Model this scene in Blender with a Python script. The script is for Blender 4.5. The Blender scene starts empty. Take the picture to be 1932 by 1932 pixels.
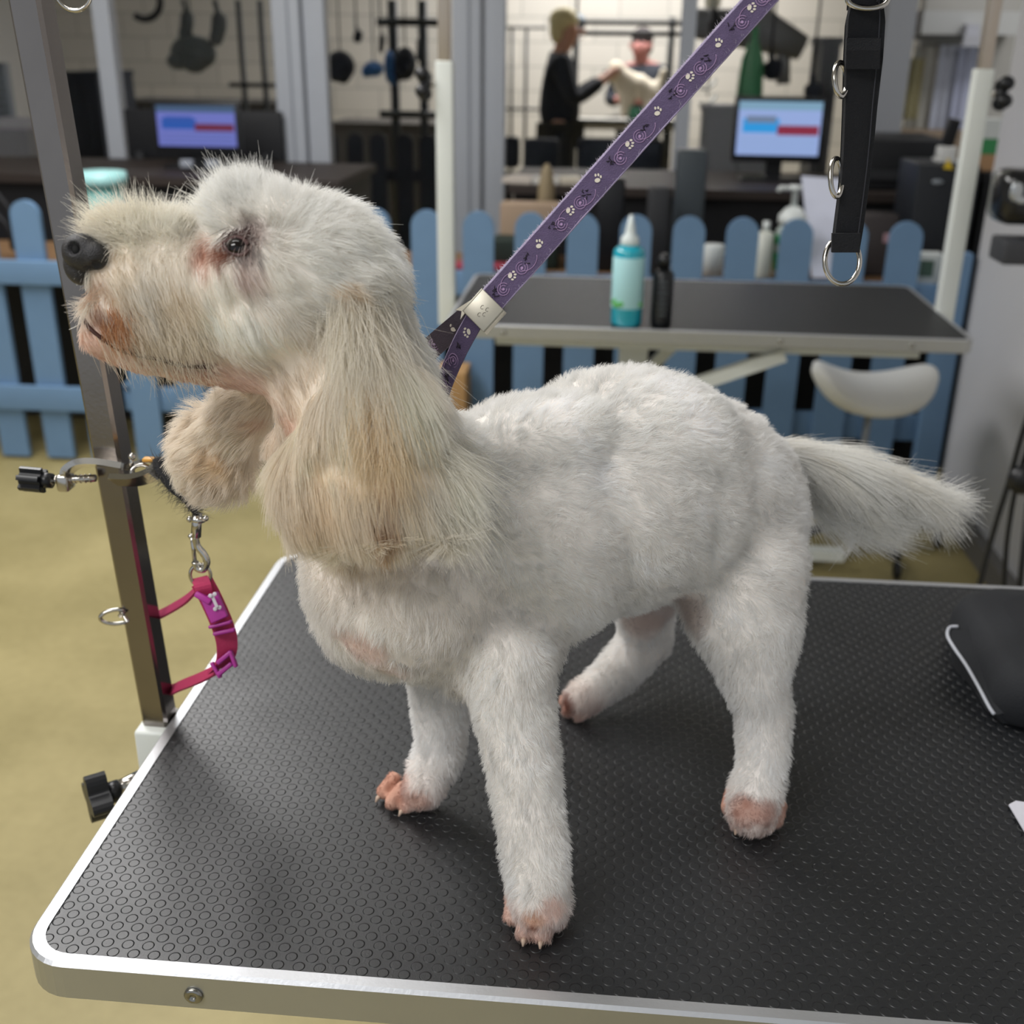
import bpy, bmesh, math, random
import numpy as np
from mathutils import Vector, Matrix, Quaternion, noise
from mathutils.bvhtree import BVHTree
from mathutils.kdtree import KDTree
random.seed(7); np.random.seed(7)
S = bpy.context.scene
COL = S.collection
pi = math.pi

# ------------------------------------------------------------------ camera
F = 2103.09
RX = Vector((0.99609538, 0.08745088, 0.01209666))      # camera x axis in world components
RY = Vector((0.04483272, -0.38303487, -0.92264528))    # camera "down" axis
RZ = Vector((-0.0760527, 0.91958503, -0.38545993))     # camera forward
EYE = Vector((0, 0, 1.362))
TZ = 0.85
def ray(px, py):
    return RX * ((px - 966) / F) + RY * ((py - 966) / F) + RZ
def P(px, py, y):
    r = ray(px, py); return EYE + r * (y / r.y)
def G(px, py, z):
    r = ray(px, py); return EYE + r * ((z - EYE.z) / r.z)
def depth(p): return (Vector(p) - EYE).dot(RZ)
cd = bpy.data.cameras.new('camera'); cam = bpy.data.objects.new('camera', cd); COL.objects.link(cam)
cd.sensor_width = 36; cd.lens = 36 * F / 1932; cd.clip_start = 0.01; cd.clip_end = 60
m = Matrix((RX, -RY, -RZ)).transposed().to_4x4(); m.translation = EYE
cam.matrix_world = m
cd.dof.use_dof = True; cd.dof.focus_distance = 0.66; cd.dof.aperture_fstop = 8
S.camera = cam

# ------------------------------------------------------------------ materials
def c(h, a=1.0):
    h = h.lstrip('#'); v = [int(h[i:i+2], 16) / 255 for i in (0, 2, 4)]
    return tuple((x / 12.92 if x <= .04045 else ((x + .055) / 1.055) ** 2.4) for x in v) + (a,)
MATS = {}
def mat(name, col, rough=.5, metal=0., var=0., vscale=20., bump=0., bscale=200., emit=None, estr=0., trans=0., spec=.5, alpha=1., sub=0., coat=0., ior=1.45):
    if name in MATS: return MATS[name]
    mt = bpy.data.materials.new(name); mt.use_nodes = True; nt = mt.node_tree; N = nt.nodes; L = nt.links
    b = N['Principled BSDF']
    col = c(col) if isinstance(col, str) else col
    b.inputs['Base Color'].default_value = col; b.inputs['Roughness'].default_value = rough; b.inputs['Metallic'].default_value = metal
    b.inputs['Specular IOR Level'].default_value = spec; b.inputs['Transmission Weight'].default_value = trans; b.inputs['IOR'].default_value = ior
    b.inputs['Alpha'].default_value = alpha; b.inputs['Coat Weight'].default_value = coat
    if sub: b.inputs['Subsurface Weight'].default_value = sub; b.inputs['Subsurface Scale'].default_value = .01
    if emit:
        b.inputs['Emission Color'].default_value = c(emit); b.inputs['Emission Strength'].default_value = estr
    tc = N.new('ShaderNodeTexCoord')
    if var:
        n = N.new('ShaderNodeTexNoise'); n.inputs['Scale'].default_value = vscale; n.inputs['Detail'].default_value = 4
        r = N.new('ShaderNodeMix'); r.data_type = 'RGBA'
        r.inputs[6].default_value = tuple(x * (1 - var) for x in col[:3]) + (1,); r.inputs[7].default_value = tuple(min(1, x * (1 + var)) for x in col[:3]) + (1,)
        L.new(tc.outputs['Object'], n.inputs['Vector']); L.new(n.outputs['Fac'], r.inputs[0]); L.new(r.outputs[2], b.inputs['Base Color'])
    if bump:
        n = N.new('ShaderNodeTexNoise'); n.inputs['Scale'].default_value = bscale; n.inputs['Detail'].default_value = 3
        bp = N.new('ShaderNodeBump'); bp.inputs['Strength'].default_value = bump; bp.inputs['Distance'].default_value = .001
        L.new(tc.outputs['Object'], n.inputs['Vector']); L.new(n.outputs['Fac'], bp.inputs['Height']); L.new(bp.outputs[0], b.inputs['Normal'])
    MATS[name] = mt; return mt

chrome = mat('chrome', '#c8c4be', .16, 1., .06, 60)
chrome_pole = mat('polished_tube', '#8d8783', .2, 1., .12, 25, .05, 300)
alu = mat('aluminium', '#d2d4d8', .42, .85, .04, 30, .1, 400)
alu_side = mat('aluminium_side', '#b8b8b4', .38, .8, .05, 30)
whitemetal = mat('white_powder_coat', '#dfe3de', .45, 0, .02)
blackplastic = mat('black_plastic', '#17181b', .35)
blackfab = mat('black_fabric', '#1b1c20', .85, 0, .2, 300, .5, 900)
fence_blue = mat('fence_blue', '#6685a6', .6, 0, .07, 14, .1, 60)
grey_frame = mat('grey_frame', '#a3a7ae', .5, 0, .03)
blackm = mat('matt_black', '#121317', .6)
darkm = mat('dark_grey', '#2a2b2e', .6)
woodm = mat('brown_wood', '#7b5f43', .6, 0, .2, 12)
pale = mat('pale_wall', '#bdbcba', .7, 0, .03, 4)

def floor_mat():
    mt = bpy.data.materials.new('floor_paint'); mt.use_nodes = True; N = mt.node_tree.nodes; L = mt.node_tree.links; b = N['Principled BSDF']
    tc = N.new('ShaderNodeTexCoord')
    n1 = N.new('ShaderNodeTexNoise'); n1.inputs['Scale'].default_value = 3; n1.inputs['Detail'].default_value = 8
    n2 = N.new('ShaderNodeTexNoise'); n2.inputs['Scale'].default_value = 40; n2.inputs['Detail'].default_value = 3
    r = N.new('ShaderNodeValToRGB'); r.color_ramp.elements[0].position = .3; r.color_ramp.elements[0].color = c('#877c50'); r.color_ramp.elements[1].position = .72; r.color_ramp.elements[1].color = c('#a6996b')
    mx = N.new('ShaderNodeMix'); mx.data_type = 'FLOAT'; mx.inputs[0].default_value = .25
    L.new(tc.outputs['Object'], n1.inputs['Vector']); L.new(tc.outputs['Object'], n2.inputs['Vector'])
    L.new(n1.outputs['Fac'], mx.inputs[2]); L.new(n2.outputs['Fac'], mx.inputs[3]); L.new(mx.outputs[0], r.inputs[0]); L.new(r.outputs[0], b.inputs['Base Color'])
    b.inputs['Roughness'].default_value = .55
    return mt

def mat_rubber(name, pitch, rad, col, rough, bump=1.0):
    """black rubber with staggered raised studs"""
    mt = bpy.data.materials.new(name); mt.use_nodes = True; N = mt.node_tree.nodes; L = mt.node_tree.links; b = N['Principled BSDF']; b.inputs['Specular IOR Level'].default_value = .75
    tc = N.new('ShaderNodeTexCoord'); sx = N.new('ShaderNodeSeparateXYZ'); L.new(tc.outputs['Object'], sx.inputs[0])
    def M(op, a, bb=None, cc=None):
        n = N.new('ShaderNodeMath'); n.operation = op
        for i, v in enumerate((a, bb, cc)):
            if v is None: continue
            if isinstance(v, (int, float)): n.inputs[i].default_value = v
            else: L.new(v, n.inputs[i])
        return n.outputs[0]
    ax, ay = pitch, pitch * 1.117
    def grid(ox, oy):
        u = M('SUBTRACT', M('FRACT', M('ADD', M('DIVIDE', sx.outputs[0], ax), 20 + ox)), .5)
        v = M('SUBTRACT', M('FRACT', M('ADD', M('DIVIDE', sx.outputs[1], ay), 20 + oy)), .5)
        u = M('MULTIPLY', u, ax); v = M('MULTIPLY', v, ay)
        return M('SQRT', M('ADD', M('MULTIPLY', u, u), M('MULTIPLY', v, v)))
    d = M('MINIMUM', grid(0, 0), grid(.5, .5))
    mr = N.new('ShaderNodeMapRange'); mr.interpolation_type = 'SMOOTHSTEP'
    mr.inputs['From Min'].default_value = rad * 1.1; mr.inputs['From Max'].default_value = rad * .86; mr.inputs['To Min'].default_value = 0; mr.inputs['To Max'].default_value = 1
    L.new(d, mr.inputs['Value'])
    bp = N.new('ShaderNodeBump'); bp.inputs['Strength'].default_value = bump; bp.inputs['Distance'].default_value = .0008
    n = N.new('ShaderNodeTexNoise'); n.inputs['Scale'].default_value = 9; n.inputs['Detail'].default_value = 6
    L.new(tc.outputs['Object'], n.inputs['Vector'])
    n3 = N.new('ShaderNodeTexNoise'); n3.inputs['Scale'].default_value = 900; L.new(tc.outputs['Object'], n3.inputs['Vector'])
    h = M('ADD', mr.outputs[0], M('MULTIPLY', n3.outputs['Fac'], .12))
    L.new(h, bp.inputs['Height']); L.new(bp.outputs[0], b.inputs['Normal'])
    r = N.new('ShaderNodeMix'); r.data_type = 'RGBA'; cc = c(col); r.inputs[6].default_value = tuple(x * .8 for x in cc[:3]) + (1,); r.inputs[7].default_value = tuple(x * 1.35 for x in cc[:3]) + (1,)
    L.new(n.outputs['Fac'], r.inputs[0]); L.new(r.outputs[2], b.inputs['Base Color'])
    rr = N.new('ShaderNodeMapRange'); rr.inputs['To Min'].default_value = rough - .08; rr.inputs['To Max'].default_value = rough + .12; L.new(n.outputs['Fac'], rr.inputs['Value']); L.new(rr.outputs[0], b.inputs['Roughness'])
    return mt

def mat_brick(name, c1, c2, mortar, w=.4, h=.2):
    mt = bpy.data.materials.new(name); mt.use_nodes = True; N = mt.node_tree.nodes; L = mt.node_tree.links; b = N['Principled BSDF']
    tc = N.new('ShaderNodeTexCoord'); mp = N.new('ShaderNodeMapping'); mp.inputs['Rotation'].default_value = (pi / 2, 0, 0)
    br = N.new('ShaderNodeTexBrick'); br.inputs['Scale'].default_value = 1; br.inputs['Brick Width'].default_value = w; br.inputs['Row Height'].default_value = h
    br.inputs['Mortar Size'].default_value = .008; br.inputs['Color1'].default_value = c(c1); br.inputs['Color2'].default_value = c(c2); br.inputs['Mortar'].default_value = c(mortar)
    L.new(tc.outputs['Object'], mp.inputs[0]); L.new(mp.outputs[0], br.inputs[0]); L.new(br.outputs[0], b.inputs['Base Color']); b.inputs['Roughness'].default_value = .6
    return mt

# ------------------------------------------------------------------ mesh helpers
class MB:
    def __init__(s): s.v = []; s.f = []; s.m = []; s.mats = []; s.sm = []
    def mi(s, mt):
        if mt not in s.mats: s.mats.append(mt)
        return s.mats.index(mt)
    def add(s, vs, fs, mt, smooth=True):
        o = len(s.v); s.v += [Vector(v) for v in vs]; k = s.mi(mt)
        for f in fs: s.f.append([i + o for i in f]); s.m.append(k); s.sm.append(smooth)
    def box(s, ctr, size, mt, rot=None, bev=0.):
        bm = bmesh.new(); bmesh.ops.create_cube(bm, size=1)
        for v in bm.verts: v.co = Vector((v.co.x * size[0], v.co.y * size[1], v.co.z * size[2]))
        if bev: bmesh.ops.bevel(bm, geom=bm.edges[:], offset=bev, segments=3, affect='EDGES', profile=.5)
        M = Matrix.Translation(Vector(ctr)) @ (rot.to_4x4() if rot is not None else Matrix())
        bm.verts.index_update()
        s.add([M @ v.co for v in bm.verts], [[v.index for v in f.verts] for f in bm.faces], mt, bool(bev)); bm.free()
        return s
    def bb(s, a, b, mt, bev=0.):
        return s.box([(a[i] + b[i]) / 2 for i in range(3)], [abs(b[i] - a[i]) for i in range(3)], mt, None, bev)
    def tube(s, pts, r, mt, n=12, closed=False, sq=False, caps=True):
        pts = [Vector(p) for p in pts]; rs = r if isinstance(r, (list, tuple)) else [r] * len(pts)
        K = len(pts); up = None; rings = []
        for i, p in enumerate(pts):
            if closed: t = pts[(i + 1) % K] - pts[i - 1]
            else: t = pts[min(i + 1, K - 1)] - pts[max(i - 1, 0)]
            t.normalize()
            if up is None:
                a = Vector((0, 0, 1)) if abs(t.z) < .9 else Vector((0, 1, 0)); up = (a - t * a.dot(t)).normalized()
            else: up = (up - t * up.dot(t)).normalized()
            q = t.cross(up); nn = 4 if sq else n
            rings.append([p + (up * math.cos(2 * pi * j / nn + (pi / 4 if sq else 0)) + q * math.sin(2 * pi * j / nn + (pi / 4 if sq else 0))) * rs[i] for j in range(nn)])
        nn = len(rings[0]); vs = [v for rg in rings for v in rg]; fs = []
        for i in range(K if closed else K - 1):
            for j in range(nn):
                a = i * nn + j; b_ = i * nn + (j + 1) % nn; i2 = (i + 1) % K
                fs.append([a, b_, i2 * nn + (j + 1) % nn, i2 * nn + j])
        if not closed and caps: fs.append(list(range(nn))[::-1]); fs.append([(K - 1) * nn + j for j in range(nn)])
        s.add(vs, fs, mt, not sq); return s
    def lathe(s, prof, mt, o=(0, 0, 0), M=None, n=28, smooth=True):
        vs = []; fs = []; M = M or Matrix()
        for r, z in prof:
            for j in range(n): vs.append(M @ Vector((r * math.cos(2 * pi * j / n), r * math.sin(2 * pi * j / n), z)) + Vector(o))
        for i in range(len(prof) - 1):
            for j in range(n): fs.append([i * n + j, i * n + (j + 1) % n, (i + 1) * n + (j + 1) % n, (i + 1) * n + j])
        fs.append(list(range(n))[::-1]); fs.append([(len(prof) - 1) * n + j for j in range(n)])
        s.add(vs, fs, mt, smooth); return s
    def prism(s, poly, d, mt, smooth=False):
        """poly: list of 3-d points (planar), extruded by vector d"""
        n = len(poly); poly = [Vector(p) for p in poly]; d = Vector(d)
        fs = [list(range(n))[::-1], [n + i for i in range(n)]] + [[i, (i + 1) % n, n + (i + 1) % n, n + i] for i in range(n)]
        s.add(poly + [p + d for p in poly], fs, mt, smooth); return s
    def ell(s, ctr, ax, mt, n=16):
        """ax: three axis vectors"""
        bm = bmesh.new(); bmesh.ops.create_uvsphere(bm, u_segments=n * 2, v_segments=n, radius=1); bm.verts.index_update()
        s.add([Vector(ctr) + Vector(ax[0]) * v.co.x + Vector(ax[1]) * v.co.y + Vector(ax[2]) * v.co.z for v in bm.verts], [[v.index for v in f.verts] for f in bm.faces], mt); bm.free(); return s
    def ribbon(s, pts, wv, th, mt, closed=False):
        """flat band: pts centre line, wv half-width vector (one or per point), th thickness"""
        pts = [Vector(p) for p in pts]; K = len(pts); vs = []; fs = []
        for i, p in enumerate(pts):
            t = (pts[(i + 1) % K] - pts[i - 1]) if closed else (pts[min(i + 1, K - 1)] - pts[max(i - 1, 0)])
            w = Vector(wv[i] if isinstance(wv, list) else wv); nn = t.cross(w).normalized() * th / 2
            vs += [p + w + nn, p - w + nn, p - w - nn, p + w - nn]
        for i in range(K if closed else K - 1):
            a = 4 * i; b_ = 4 * ((i + 1) % K)
            for j in range(4): fs.append([a + j, a + (j + 1) % 4, b_ + (j + 1) % 4, b_ + j])
        if not closed: fs += [[0, 3, 2, 1], [4 * K - 4, 4 * K - 3, 4 * K - 2, 4 * K - 1]]
        s.add(vs, fs, mt, False); return s
    def build(s, name, parent=None, label=None, cat=None, group=None, kind=None, loc=None):
        me = bpy.data.meshes.new(name); me.from_pydata([tuple(v) for v in s.v], [], s.f)
        for mt in s.mats: me.materials.append(mt)
        me.polygons.foreach_set('material_index', s.m); me.polygons.foreach_set('use_smooth', s.sm)
        bm = bmesh.new(); bm.from_mesh(me); bmesh.ops.recalc_face_normals(bm, faces=bm.faces); bm.to_mesh(me); bm.free()
        o = bpy.data.objects.new(name, me); COL.objects.link(o)
        if parent:
            o.parent = parent; o.matrix_parent_inverse = (Matrix.Translation(parent.location) if parent.type == 'EMPTY' else Matrix()).inverted()
        elif loc is not None:
            me.transform(Matrix.Translation(-Vector(loc))); o.location = loc
        tag(o, label, cat, group, kind); return o
def tag(o, label=None, cat=None, group=None, kind=None):
    for k, v in (('label', label), ('category', cat), ('group', group), ('kind', kind)):
        if v: o[k] = v
def thing(name, loc, label, cat, group=None):
    o = bpy.data.objects.new(name, None); o.empty_display_size = .05; COL.objects.link(o); o.location = loc; tag(o, label, cat, group); return o
def rz(a): return Matrix.Rotation(a, 3, 'Z')
def arc(ctr, u, v, a0, a1, n=16): return [Vector(ctr) + Vector(u) * math.cos(a0 + (a1 - a0) * i / n) + Vector(v) * math.sin(a0 + (a1 - a0) * i / n) for i in range(n + 1)]
def smoothpath(pts, n=6):
    pts = [Vector(p) for p in pts]; q = [pts[0] * 2 - pts[1]] + pts + [pts[-1] * 2 - pts[-2]]; out = []
    for i in range(1, len(q) - 2):
        for k in range(n):
            t = k / n; a, b, cc, d = q[i - 1], q[i], q[i + 1], q[i + 2]
            out.append(.5 * ((2 * b) + (cc - a) * t + (2 * a - 5 * b + 4 * cc - d) * t * t + (3 * b - a - 3 * cc + d) * t ** 3))
    out.append(pts[-1]); return out
# ------------------------------------------------------------------ the setting
def struct(mb, name): return mb.build(name, kind='structure')
FLX0, FLX1, FLY0, FLY1 = -5.2, 5.0, -2.5, 10.6
struct(MB().bb((FLX0, FLY0, -.05), (FLX1, FLY1, 0), floor_mat()), 'floor')
ceil_m = mat('ceiling_white', '#c9cacb', .8, 0, .03, 3)
struct(MB().bb((FLX0, FLY0, 2.75), (FLX1, FLY1, 2.85), ceil_m), 'ceiling')
tile = mat_brick('painted_block', '#c2bdb4', '#b9b5ad', '#a29f98', .42, .2)
struct(MB().bb((FLX0, 10.5, 0), (FLX1, 10.6, 2.75), tile), 'wall_back')
struct(MB().bb((FLX0 - .1, FLY0, 0), (FLX0, FLY1, 2.75), pale), 'wall_left')
struct(MB().bb((1.12, -.6, 0), (1.36, 3.54, 2.75), mat('pale_grey_panel', '#c6c6ca', .42, 0, .04, 3)), 'wall_right')
struct(MB().bb((1.085, 0, 0), (1.119, 3.5, .07), mat('skirting', '#6b6966', .6)), 'baseboard_right')
struct(MB().bb((FLX1, 3.54, 0), (FLX1 + .1, FLY1, 2.75), pale), 'wall_far_right')
# cabinet-like wall end with pinned sheets, right of the glazing
struct(MB().bb((1.30, 5.35, 0), (2.6, 5.45, 2.75), mat('notice_wall', '#b4b2ad', .7)), 'wall_notice')
# glazed partition: sashes y=5
Yg = 5.0
def xs(px, py): return P(px, py, Yg).x
gm = mat('window_glass', '#ffffff', .02, 0, trans=1., ior=1.05)
bar = [(178, 210, 0, .05), (1288, 1316, 0, .05)]
wide = [(515, 612), (855, 955)]
k = 0
for a, b, _, w in bar:
    x0, x1 = xs(a, 0), xs(b, 0); struct(MB().bb((x0, Yg - .04, .0), (x1, Yg + .03, 2.74), grey_frame), 'trim_%d' % (k + 1)); k += 1
for a, b in wide:
    x0, x1 = xs(a, 0), xs(b, 0); w = (x1 - x0)
    mb = MB().bb((x0, Yg - .05, 0), (x0 + w * .55, Yg + .03, 2.74), grey_frame, .006).bb((x0 + w * .57, Yg - .02, 0), (x1, Yg + .05, 2.74), grey_frame, .006).bb((x0 + w * .3, Yg - .056, .6), (x0 + w * .34, Yg - .04, 2.74), mat('frame_seam', '#84888f', .5))
    struct(mb, 'trim_%d' % (k + 1)); k += 1
x0 = xs(1650, 100); x1 = xs(1703, 100)
struct(MB().bb((x0, Yg - .15, 0), (x1, Yg + .05, 2.74), mat('pillar_grey', '#8f9196', .6)), 'trim_%d' % (k + 1)); k += 1
panes = [(-3.6, xs(178, 0)), (xs(210, 0), xs(515, 0)), (xs(612, 0), xs(855, 0)), (xs(955, 0), xs(1288, 0)), (xs(1316, 0), xs(1650, 100))]
for i, (a, b) in enumerate(panes):
    struct(MB().bb((a, Yg - .004, .0), (b, Yg + .004, 2.74), gm), 'window_%d' % (i + 1))
struct(MB().bb((-3.6, Yg - .05, 0), (xs(1650, 100), Yg + .05, .06), grey_frame), 'trim_%d' % (k + 1)); k += 1
# dark timber door frame + lintel at upper right
brn = mat('dark_brown_wood', '#3a2c2b', .5)
pA = P(1690, 250, 5.3); pB = P(1722, 60, 5.3)
struct(MB().bb((pA.x - .07, 5.25, 0), (pA.x + .0, 5.34, 2.74), brn), 'door_1')
pc = [P(1660, 0, 5.28), P(1672, -20, 5.28), P(1735, 30, 5.28), P(1722, 60, 5.28)]
struct(MB().prism(pc, (0, .07, 0), brn), 'trim_%d' % (k + 1)); k += 1
pl0, pl1 = P(1732, 62, 5.2), P(1905, 32, 5.2)
struct(MB().bb((pl0.x, 5.15, pl1.z - .07), (pl1.x + .05, 5.34, pl1.z + .02), mat('lintel_white', '#c4c5c4', .5)), 'trim_%d' % (k + 1)); k += 1

# ------------------------------------------------------------------ picket fence
YF = 3.53
z_top = .888; r1a, r1b = P(50, 535, YF).z, P(50, 490, YF).z; r2a, r2b = P(50, 770, YF).z, P(50, 725, YF).z
def picket(mb, x, w=.098, y0=YF, zt=z_top, mt=fence_blue):
    pts = [(x - w / 2, y0, .012), (x + w / 2, y0, .012), (x + w / 2, y0, zt - w / 2)] + [(x + w / 2 * math.cos(a), y0, zt - w / 2 + w / 2 * math.sin(a)) for a in [pi * i / 12 for i in range(1, 12)]] + [(x - w / 2, y0, zt - w / 2)]
    mb.prism(pts, (0, .018, 0), mt)
px0 = P(45, 400, YF).x; px1 = P(1712, 440, YF).x; pitch = (px1 - px0) / 17
xs_all = [px0 + pitch * i for i in range(-3, 18)]
secs = [(-3, 2, 'blue picket fence panel at the far left beyond the chrome pole', 'front'), (2, 5, 'narrow blue picket gate with a diagonal brace behind the dog muzzle', 'gate'), (5, 18, 'long blue picket fence panel behind the empty grooming table', 'back')]
for a, b, lab, kd in secs:
    X0 = px0 + pitch * (a - .5) + .004; X1 = px0 + pitch * (b - .5) - .004
    if b == 18: X1 = 1.10
    root = thing('picket_fence' if kd != 'gate' else 'picket_gate', ((X0 + X1) / 2, YF, 0), lab, 'fence' if kd != 'gate' else 'gate')
    yy = YF - .022 if kd == 'front' else YF + .0185
    dz = 0 if kd == 'front' else .0
    for za, zb in ((r1a, r1b), (r2a, r2b)):
        MB().bb((X0, yy, za), (X1, yy + .02, zb), fence_blue, .002).build('rail', root)
    if kd == 'gate':
        d = Vector((X1 - X0, 0, r1a - r2b)); n_ = Vector((-d.z, 0, d.x)).normalized() * .035
        A = Vector((X0, YF + .0185, r2b)); B = Vector((X1, YF + .0185, r1a))
        MB().prism([A + n_ * .2, A - n_, B - n_, B + n_], (0, .02, 0), fence_blue).build('brace', root)
    for i in range(a, b):
        mb = MB(); picket(mb, px0 + pitch * i); mb.build('picket', root)
    if kd == 'back':
        mb = MB(); mb.bb((1.02, YF - .02, .012), (1.098, YF + .03, .80), fence_blue, .003); mb.build('post', root)

# ------------------------------------------------------------------ desks behind the fence
zs = .672
r = thing('wooden_desk', (-2.6, 3.75, 0), 'low brown wooden shelf desk behind the fence at the left', 'desk')
MB().bb((-3.3, 3.60, zs - .03), (-1.55, 4.05, zs), woodm).build('worktop', r); MB().bb((-3.3, 4.02, 0), (-1.55, 4.05, zs - .031), darkm).build('back_panel', r)
MB().bb((-3.3, 3.62, 0), (-3.26, 4.019, zs - .031), darkm).build('leg', r); MB().bb((-1.6, 3.62, 0), (-1.56, 4.019, zs - .031), darkm).build('leg', r)
r = thing('wooden_bench', (.35, 3.75, 0), 'long low brown wooden bench behind the fence holding bottles', 'bench')
MB().bb((-.9, 3.60, zs - .03), (1.10, 4.05, zs), woodm).build('worktop', r); MB().bb((-.9, 4.02, 0), (1.10, 4.05, zs - .031), darkm).build('back_panel', r)
MB().bb((-.88, 3.62, 0), (-.84, 4.019, zs - .031), darkm).build('leg', r); MB().bb((1.04, 3.62, 0), (1.08, 4.019, zs - .031), darkm).build('leg', r)
zc = .893
def counter(x0, x1, lab):
    r = thing('reception_counter', ((x0 + x1) / 2, 4.45, 0), lab, 'counter')
    MB().bb((x0, 4.2, zc - .03), (x1, 4.88, zc), mat('counter_top', '#2c2420', .6, 0, .15, 10)).build('worktop', r)
    MB().bb((x0 + .02, 4.24, 0), (x1 - .02, 4.27, zc - .031), blackm).build('front_panel', r)
    MB().bb((x0 + .02, 4.275, 0), (x0 + .05, 4.86, zc - .031), blackm).build('side_panel', r)
    MB().bb((x1 - .05, 4.275, 0), (x1 - .02, 4.86, zc - .031), blackm).build('side_panel', r)
counter(-3.3, P(640, 345, 4.2).x, 'dark counter under the left monitor behind the dog head')
counter(P(958, 345, 4.2).x, 1.36, 'dark counter under the right monitor behind the fence')

r = thing('dark_backing', (-1.75, 4.92, zc), 'black panel added on the counter to darken the area behind the left monitor', 'panel')  # panel added to darken what shows behind the left monitor
_a, _b = P(236, 205, 4.92), P(532, 210, 4.92)
MB().bb((_a.x, 4.90, zc + .001), (_b.x, 4.93, _a.z), blackm, .004).build('panel', r)
for _x in (_a.x + .05, _b.x - .08): MB().bb((_x, 4.86, zc + .001), (_x + .03, 4.899, zc + .03), darkm).build('foot', r)
# ------------------------------------------------------------------ monitors
def screen_quad(mb, o, u, v, a, b, cc, d, mt, lift):
    n = u.cross(v).normalized() * -lift
    pts = [o + u * a + v * b + n, o + u * cc + v * b + n, o + u * cc + v * d + n, o + u * a + v * d + n]; mb.prism(pts, n * .5, mt)
def emis(name, col, s): return mat(name, '#050505', .3, emit=col, estr=s)
def monitor(tl, tr, br, lab, pal, y, stand_px, spk=False):
    TL, TR, BR = P(*tl, y), P(*tr, y), P(*br, y); w = (TR - TL).length; h = TR.z - BR.z
    u = Vector((TR.x - TL.x, 0, 0)); u.normalize(); v = Vector((0, 0, -1)); tilt = Matrix.Rotation(0, 3, 'Z')
    r = thing('monitor', ((TL.x + TR.x) / 2, y + .04, zc), lab, 'monitor')
    O = Vector((TL.x, y, TL.z)); bz = .016
    MB().bb((TL.x - bz, y, O.z - h - bz * 1.6), (TL.x + w + bz, y + .035, O.z + bz), blackplastic, .004).build('casing', r)
    s = MB(); back, blue, red, head, spot = pal
    screen_quad(s, O, u, v, 0, 0, w, h, back, .0008)
    screen_quad(s, O, u, v, 0, 0, w, h * .16, head, .0012)
    screen_quad(s, O, u, v, w * .06, h * .32, w * .5, h * .58, blue, .0016)
    screen_quad(s, O, u, v, w * .48, h * .44, w * .98, h * .62, red, .0018)
    screen_quad(s, O, u, v, w * .1, h * .27, w * .46, h * .40, spot, .002)
    for f_ in (.7, .8, .9): screen_quad(s, O, u, v, w * .04, h * f_, w * .96, h * (f_ + .012), head, .0013)
    s.build('screen', r)
    MB().bb(((TL.x + TR.x) / 2 - .03, y + .036, zc), ((TL.x + TR.x) / 2 + .03, y + .06, O.z - h * .5), blackplastic).build('neck', r)
    MB().bb(((TL.x + TR.x) / 2 - .13, y - .05, zc), ((TL.x + TR.x) / 2 + .13, y + .1, zc + .012), blackplastic, .003).build('base', r)
    return r
monitor((293, 198), (441, 196), (441, 273), 'monitor with purple and blue screen at the left behind the dog forehead', (emis('scrL', '#7d85dc', .62), emis('scrLb', '#2e63c4', .6), emis('scrLr', '#84304f', .5), emis('scrLh', '#5a78a0', .45), emis('scrLs', '#3a66c8', .55)), 4.55, 0)
monitor((1396, 190), (1553, 198), (1548, 300), 'monitor with pale blue screen at the right between leash and black strap', (emis('scrR', '#9cb2e6', .8), emis('scrRb', '#2f9ee6', .8), emis('scrRr', '#a03450', .6), emis('scrRh', '#8cb4d0', .7), emis('scrRs', '#8498b8', .6)), 4.55, 0)
# ------------------------------------------------------------------ far grooming room behind the glass
dk = mat('dark_tube', '#34373a', .5, .3); navy = mat('navy_dark', '#1c212b', .8); skin = mat('skin', '#c79a86', .6, sub=.1)
def simple(name, mb, lab, cat, group=None): return mb.build(name, None, lab, cat, group, loc=mb.v[0])
# fence reflection in the centre pane, modelled as solid dark pickets
root = thing('reflected_fence', (-1.5, 6.7, 0), 'dark navy reflection of the picket fence, modelled behind the centre glass pane', 'fence')
yq = 6.7
for px in (612, 661, 704, 755, 798):
    mb = MB(); picket(mb, P(px + 8, 250, yq).x, .1, yq, .888, navy); mb.build('picket', root)
xa, xb = P(600, 300, yq).x, P(822, 300, yq).x
for z0, z1 in ((.62, .69), (.19, .28)): MB().bb((xa, yq + .019, z0), (xb, yq + .04, z1), navy).build('rail', root)
# grooming frames (dark rails) in the far room
def frame(pxs, pyt, pyb, y, rad, lab, bars):
    r = thing('grooming_stand', (P(pxs[0], 200, y).x, y, 0), lab, 'frame')
    zt = P(pxs[0], pyt, y).z
    for px in pxs: x = P(px, 150, y).x; MB().tube([(x, y, 0), (x, y, zt)], rad, dk).build('post', r)
    xl, xr = P(pxs[0], 100, y).x - .1, P(pxs[-1], 100, y).x + .15
    for pb in bars: z = P(pxs[0], pb, y).z; MB().tube([(xl, y - rad * 1.5, z), (xr, y - rad * 1.5, z)], rad * .8, dk).build('rail', r)
    return r
frame((745, 800), 0, 0, 7.6, .03, 'dark tube frame behind the centre glass pane with hanging tools', (42, 215))
frame((1085, 1262), 30, 0, 8.58, .022, 'dark tube grooming arm frame beside the standing person', (42, 62, 228))
frame((460, 500), 0, 0, 7.4, .018, 'dark tube post frame behind the left glass pane', (160,))
frame((965, 992), 52, 0, 8.9, .012, 'thin grey rail frame left of the standing person', (52, 205))
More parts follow.
